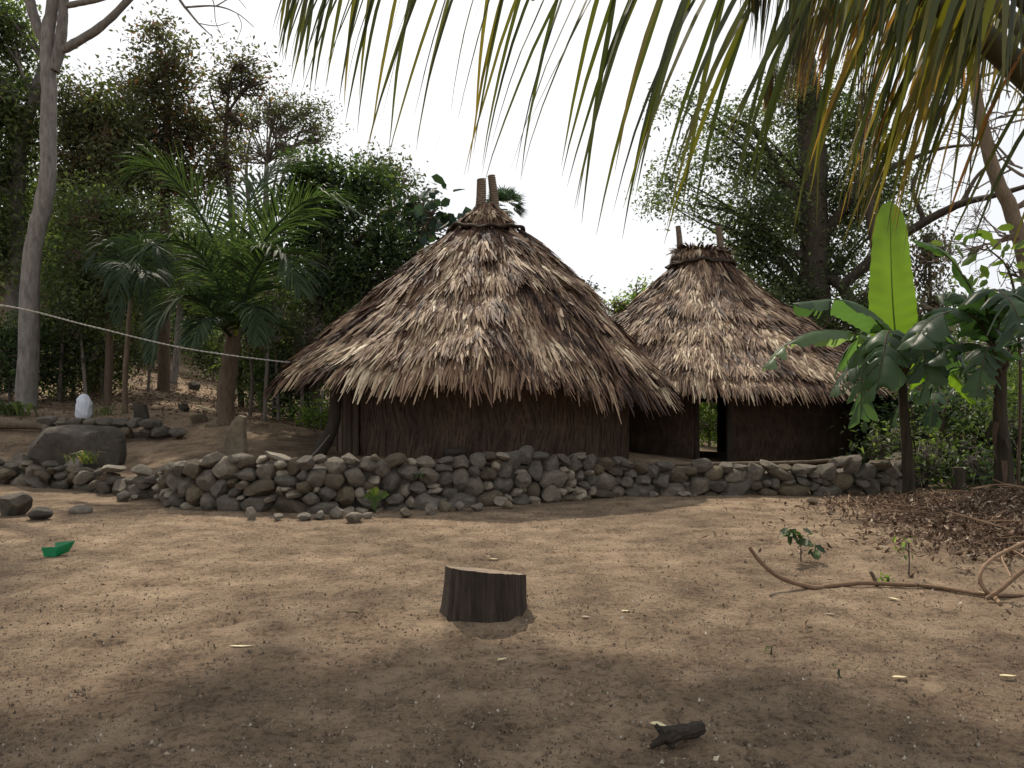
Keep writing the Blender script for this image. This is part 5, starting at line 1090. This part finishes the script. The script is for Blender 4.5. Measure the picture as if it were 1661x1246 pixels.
tuft(685, 775, 11.55, 18, .12, 'small fern sprouting between stones of the hut wall', 'leafdark', 'fern', 3, w=.012, spreadx=.05)
tuft(18, 640, 18, 60, .55, 'grassy bush at the left edge below the rope', 'leafmid', 'grass tuft', 4, 'grass_tuft', .03, .22)
# green plastic offcut
g = ground_hit(84, 905); s_ = g[1] / F; mb = MB()
prof = [(-19, 0, 14), (-15, 0, 0), (5, 0, 0), (9, 0, 15)]
fr0 = np.array([(-18, 0, 15), (-14, 0, 0), (6, 0, 0), (10, 0, 16)]) * s_; bk0 = np.array([(-14, 28, 18), (-10, 22, 2), (14, 22, 4), (24, 24, 22)]) * s_
mb.add(np.vstack([fr0, bk0]), [(0, 1, 2, 3), (1, 5, 6, 2), (2, 6, 7, 3), (4, 7, 6, 5)], .5)
o = mb.build('plastic_tub', M['plastic']); sol = o.modifiers.new('Solidify', 'SOLIDIFY'); sol.thickness = .004
o.location = g + np.array([0, 0, .01]); o.rotation_euler = (0, 0, -.1); tag(o, 'broken green plastic tub lying on the sand at left', 'plastic tub')
# rope
ra, rb_ = np.array([-9.2, 11.3, 3.10]), P(470, 588, 14.6)
t = np.linspace(0, 1, 420); base = ra + (rb_ - ra) * t[:, None]; pts3 = [P(0, 495, 11.85), P(150, 530, 12.7), P(300, 565, 13.6), P(450, 586, 14.5)]
line = spline([ra] + pts3 + [P(500, 588, 14.9)], 420); rope = empty('rope', line[0], 'pale twisted rope strung from the left edge to the thatch of the nearer hut', 'rope')
for k in range(2):
    mb = MB(); an = np.arange(420) * .75 + k * math.pi; tube(mb, line + .007 * np.stack([0 * an, np.cos(an), np.sin(an)], -1), .0075, 6, a=.3 + .5 * k); mb.build('strand', M['rope'], rope, True)
# fallen leaves worth naming
def fleaf(px, py, L, W, label, mt='paleleaf', rz=0, curl=.15, seed=0):
    g = ground_hit(px, py); r = np.random.default_rng(seed); mb = MB(); n = 9; u = np.linspace(0, 1, n); w_ = np.sin(u ** .8 * math.pi) * W / 2; V = []
    for k in range(n): z = .012 + curl * L * (2 * u[k] - 1) ** 2 * .5; V += [((u[k] - .5) * L, -w_[k], z + w_[k] * .5), ((u[k] - .5) * L, 0, z), ((u[k] - .5) * L, w_[k], z + w_[k] * .4)]
    mb.add(V, [(3 * k + q, 3 * k + q + 1, 3 * k + q + 4, 3 * k + q + 3) for k in range(n - 1) for q in range(2)], r.random())
    o = mb.build('fallen_leaf', M[mt], None, True); o.location = g; o.rotation_euler = (0, 0, rz); return tag(o, label, 'leaf', 'single fallen leaves on the dirt')
for k, q in enumerate([(1068, 1182, .09, .05, 'pale yellow leaf beside the dark rotten branch', 'paleleaf', -.5), (393, 1053, .16, .035, 'long pale leaf at the edge of the shade, left of the stump', 'paleleaf', .1),
        (571, 996, .12, .05, 'curled dark green leaf on the sand left of the stump', 'leafdark', 0), (801, 910, .13, .04, 'small pale chip of leaf behind the stump', 'paleleaf', -.2), (1450, 975, .10, .04, 'pale leaf below the right half of the long vine', 'paleleaf', -.9),
        (1459, 1104, .09, .04, 'curled pale leaf in the lower right dirt', 'paleleaf', .1), (1635, 1102, .10, .04, 'curled pale leaf at the right edge of the near dirt', 'paleleaf', 0), (1015, 995, .07, .04, 'small pale leaf right of the stump', 'paleleaf', .3),
        (815, 1074, .08, .035, 'pale leaf scrap in the shade just below the stump', 'paleleaf', .7), (1130, 862, .16, .04, 'pale curled leaf on the dirt before the lower wall', 'litter', -.4), (950, 1004, .07, .03, 'brown leaf to the lower right of the stump', 'litter', 0),
        (1590, 965, .08, .05, 'pale upright leaf by the crossing of the vines', 'paleleaf', 1.2), (880, 1058, .10, .04, 'dark brown leaf below the right side of the stump', 'litter', 0.2), (1347, 1000, .08, .03, 'short brown chip below the long vine', 'litter', 0)]):
    fleaf(*q[:5], q[5], q[6], seed=k)
# leaf litter (uncountable)
def scatter_flakes(name, n, fx, size, mt, label, cat, seed, flat=.35, Wr=.36, bias=0):
    r = np.random.default_rng(seed); x, y = fx(r, n); z = gz(x, y) + size * .05 + r.random(n) * size * flat; C = np.stack([x, y, z], -1)
    d = r.normal(size=(n, 3)); d[:, 2] *= flat * .8; d = nrm(d); nn = r.normal(size=(n, 3)) * .5; nn[:, 2] += 1.0; s = nrm(np.cross(d, nn)); up = np.cross(s, d)
    Ls = size * r.uniform(.5, 1.5, n)[:, None]; w_ = Ls * Wr * .5 * r.uniform(.6, 1.3, n)[:, None]; cu = r.uniform(-.2, .5, n)[:, None]
    V = np.stack([C - d * Ls * .5 + up * Ls * cu * .5, C + s * w_ + up * w_ * .6, C + d * Ls * .5 + up * Ls * cu, C - s * w_ + up * w_ * .6, C], 1).reshape(-1, 3)
    b = (np.arange(n) * 5)[:, None]; Fa = np.concatenate([b + np.array(q) for q in ((0, 1, 4), (1, 2, 4), (2, 3, 4), (3, 0, 4))])
    mb = MB(); mb.add(V, Fa, np.repeat(np.clip(r.beta(1.6, 2.2, n) + bias, 0, 1), 5)); return tag(mb.build(name, M[mt]), label, cat, kind='stuff')
def pile(r, n):
    k = r.random(n); x = np.where(k < .62, r.normal(7.3, 1.05, n), r.normal(5.9, .8, n)); y = np.where(k < .62, r.normal(11.6, .75, n), r.normal(8.9, .7, n))
    x = np.where(k > .9, r.normal(6.6, 1.0, n), x); y = np.where(k > .9, r.normal(10.2, 1.5, n), y); keep = y < wallY(x) - .1; return x[keep], y[keep]
def pile2(r, n):
    x, y = pile(r, n); return x, y
def wrap(fn):
    def f(r, n): x, y = fn(r, int(n * 1.0)); m = len(x); idx = r.integers(0, m, n); return x[idx] + r.normal(size=n) * .03, y[idx] + r.normal(size=n) * .03
    return f
scatter_flakes('leaf_litter', 19000, wrap(pile), .085, 'litter', 'heaps of raked brown dead leaves at the right of the yard', 'leaf litter', 1, flat=.8, bias=.05)
scatter_flakes('forest_litter', 9000, lambda r, n: (r.uniform(-16, -3.5, n), 17.5 + r.beta(1.6, 1.6, n) * 15), .10, 'litter', 'dry leaves strewn over the wooded slope', 'leaf litter', 2, flat=.4)
scatter_flakes('leaf_crumbs', 1500, lambda r, n: (r.uniform(-6, 7, n), r.uniform(3.2, 13, n)), .035, 'litter', 'scattered crumbs of dead leaf across the yard', 'leaf litter', 3, flat=.5, bias=.1)
scatter_flakes('leaf_crumbs', 500, lambda r, n: (r.normal(4.8, 1.6, n), r.normal(9.5, 2.2, n).clip(3.2, 13)), .06, 'litter', 'denser leaf scraps between the seedling and the leaf heaps', 'leaf litter', 4, flat=.5)
tw = MB(); r = np.random.default_rng(12); xx, yy = pile(r, 130); zz = gz(xx, yy)
for x, y, z in zip(xx, yy, zz):
    an = r.uniform(0, 3.14); l_ = r.uniform(.12, .5); p0 = np.array([x, y, z + r.uniform(.03, .12)]); d = np.array([math.cos(an), math.sin(an), r.normal() * .12]) * l_
    tube(tw, spline([p0 - d, p0 + r.normal(size=3) * .03, p0 + d], 6), r.uniform(.004, .011), 5, a=r.random(), cap=False)
tag(tw.build('litter_twigs', M['vine']), 'thin dry sticks mixed through the heaps of dead leaves', 'twigs', kind='stuff')
# grit on the yard
r = np.random.default_rng(6); n = 60000; y = 3.1 + (r.random(n) ** 1.6) * 8.5; x = r.uniform(-1, 1, n) * (y * .70); z = gz(x, y); s = (r.lognormal(-5.35, .5, n)).clip(.002, .016)
tv = np.array([(1, 0, -.6), (-.5, .87, -.6), (-.5, -.87, -.6), (0.1, 0, .8)]); V = (tv[None] * s[:, None, None] * r.uniform(.6, 1.4, (n, 4, 3))); a = r.uniform(0, 6.28, n); ca, sa = np.cos(a)[:, None], np.sin(a)[:, None]
V = np.stack([V[..., 0] * ca - V[..., 1] * sa, V[..., 0] * sa + V[..., 1] * ca, V[..., 2]], -1) + np.stack([x, y, z + s * .2], -1)[:, None]
nz = (.034 * fbm(x * 2.2, y * 2.2, 3) + .024 * fbm(x * 7, y * 7, 3)) * np.clip(1 - (y - 9) / 8, 0, 1); V[..., 2] += nz[:, None]
b = (np.arange(n) * 4)[:, None]; mb = MB(); mb.add(V.reshape(-1, 3), np.concatenate([b + np.array(q) for q in ((0, 1, 3), (1, 2, 3), (2, 0, 3), (0, 2, 1))]), np.repeat(r.random(n), 4))
tag(mb.build('grit', M['gravel']), 'coarse grit and crumbs of soil over the bare yard', 'grit', kind='stuff')
print('OBJECTS', len(bpy.data.objects), 'POLYS', sum(len(m.polygons) for m in bpy.data.meshes))
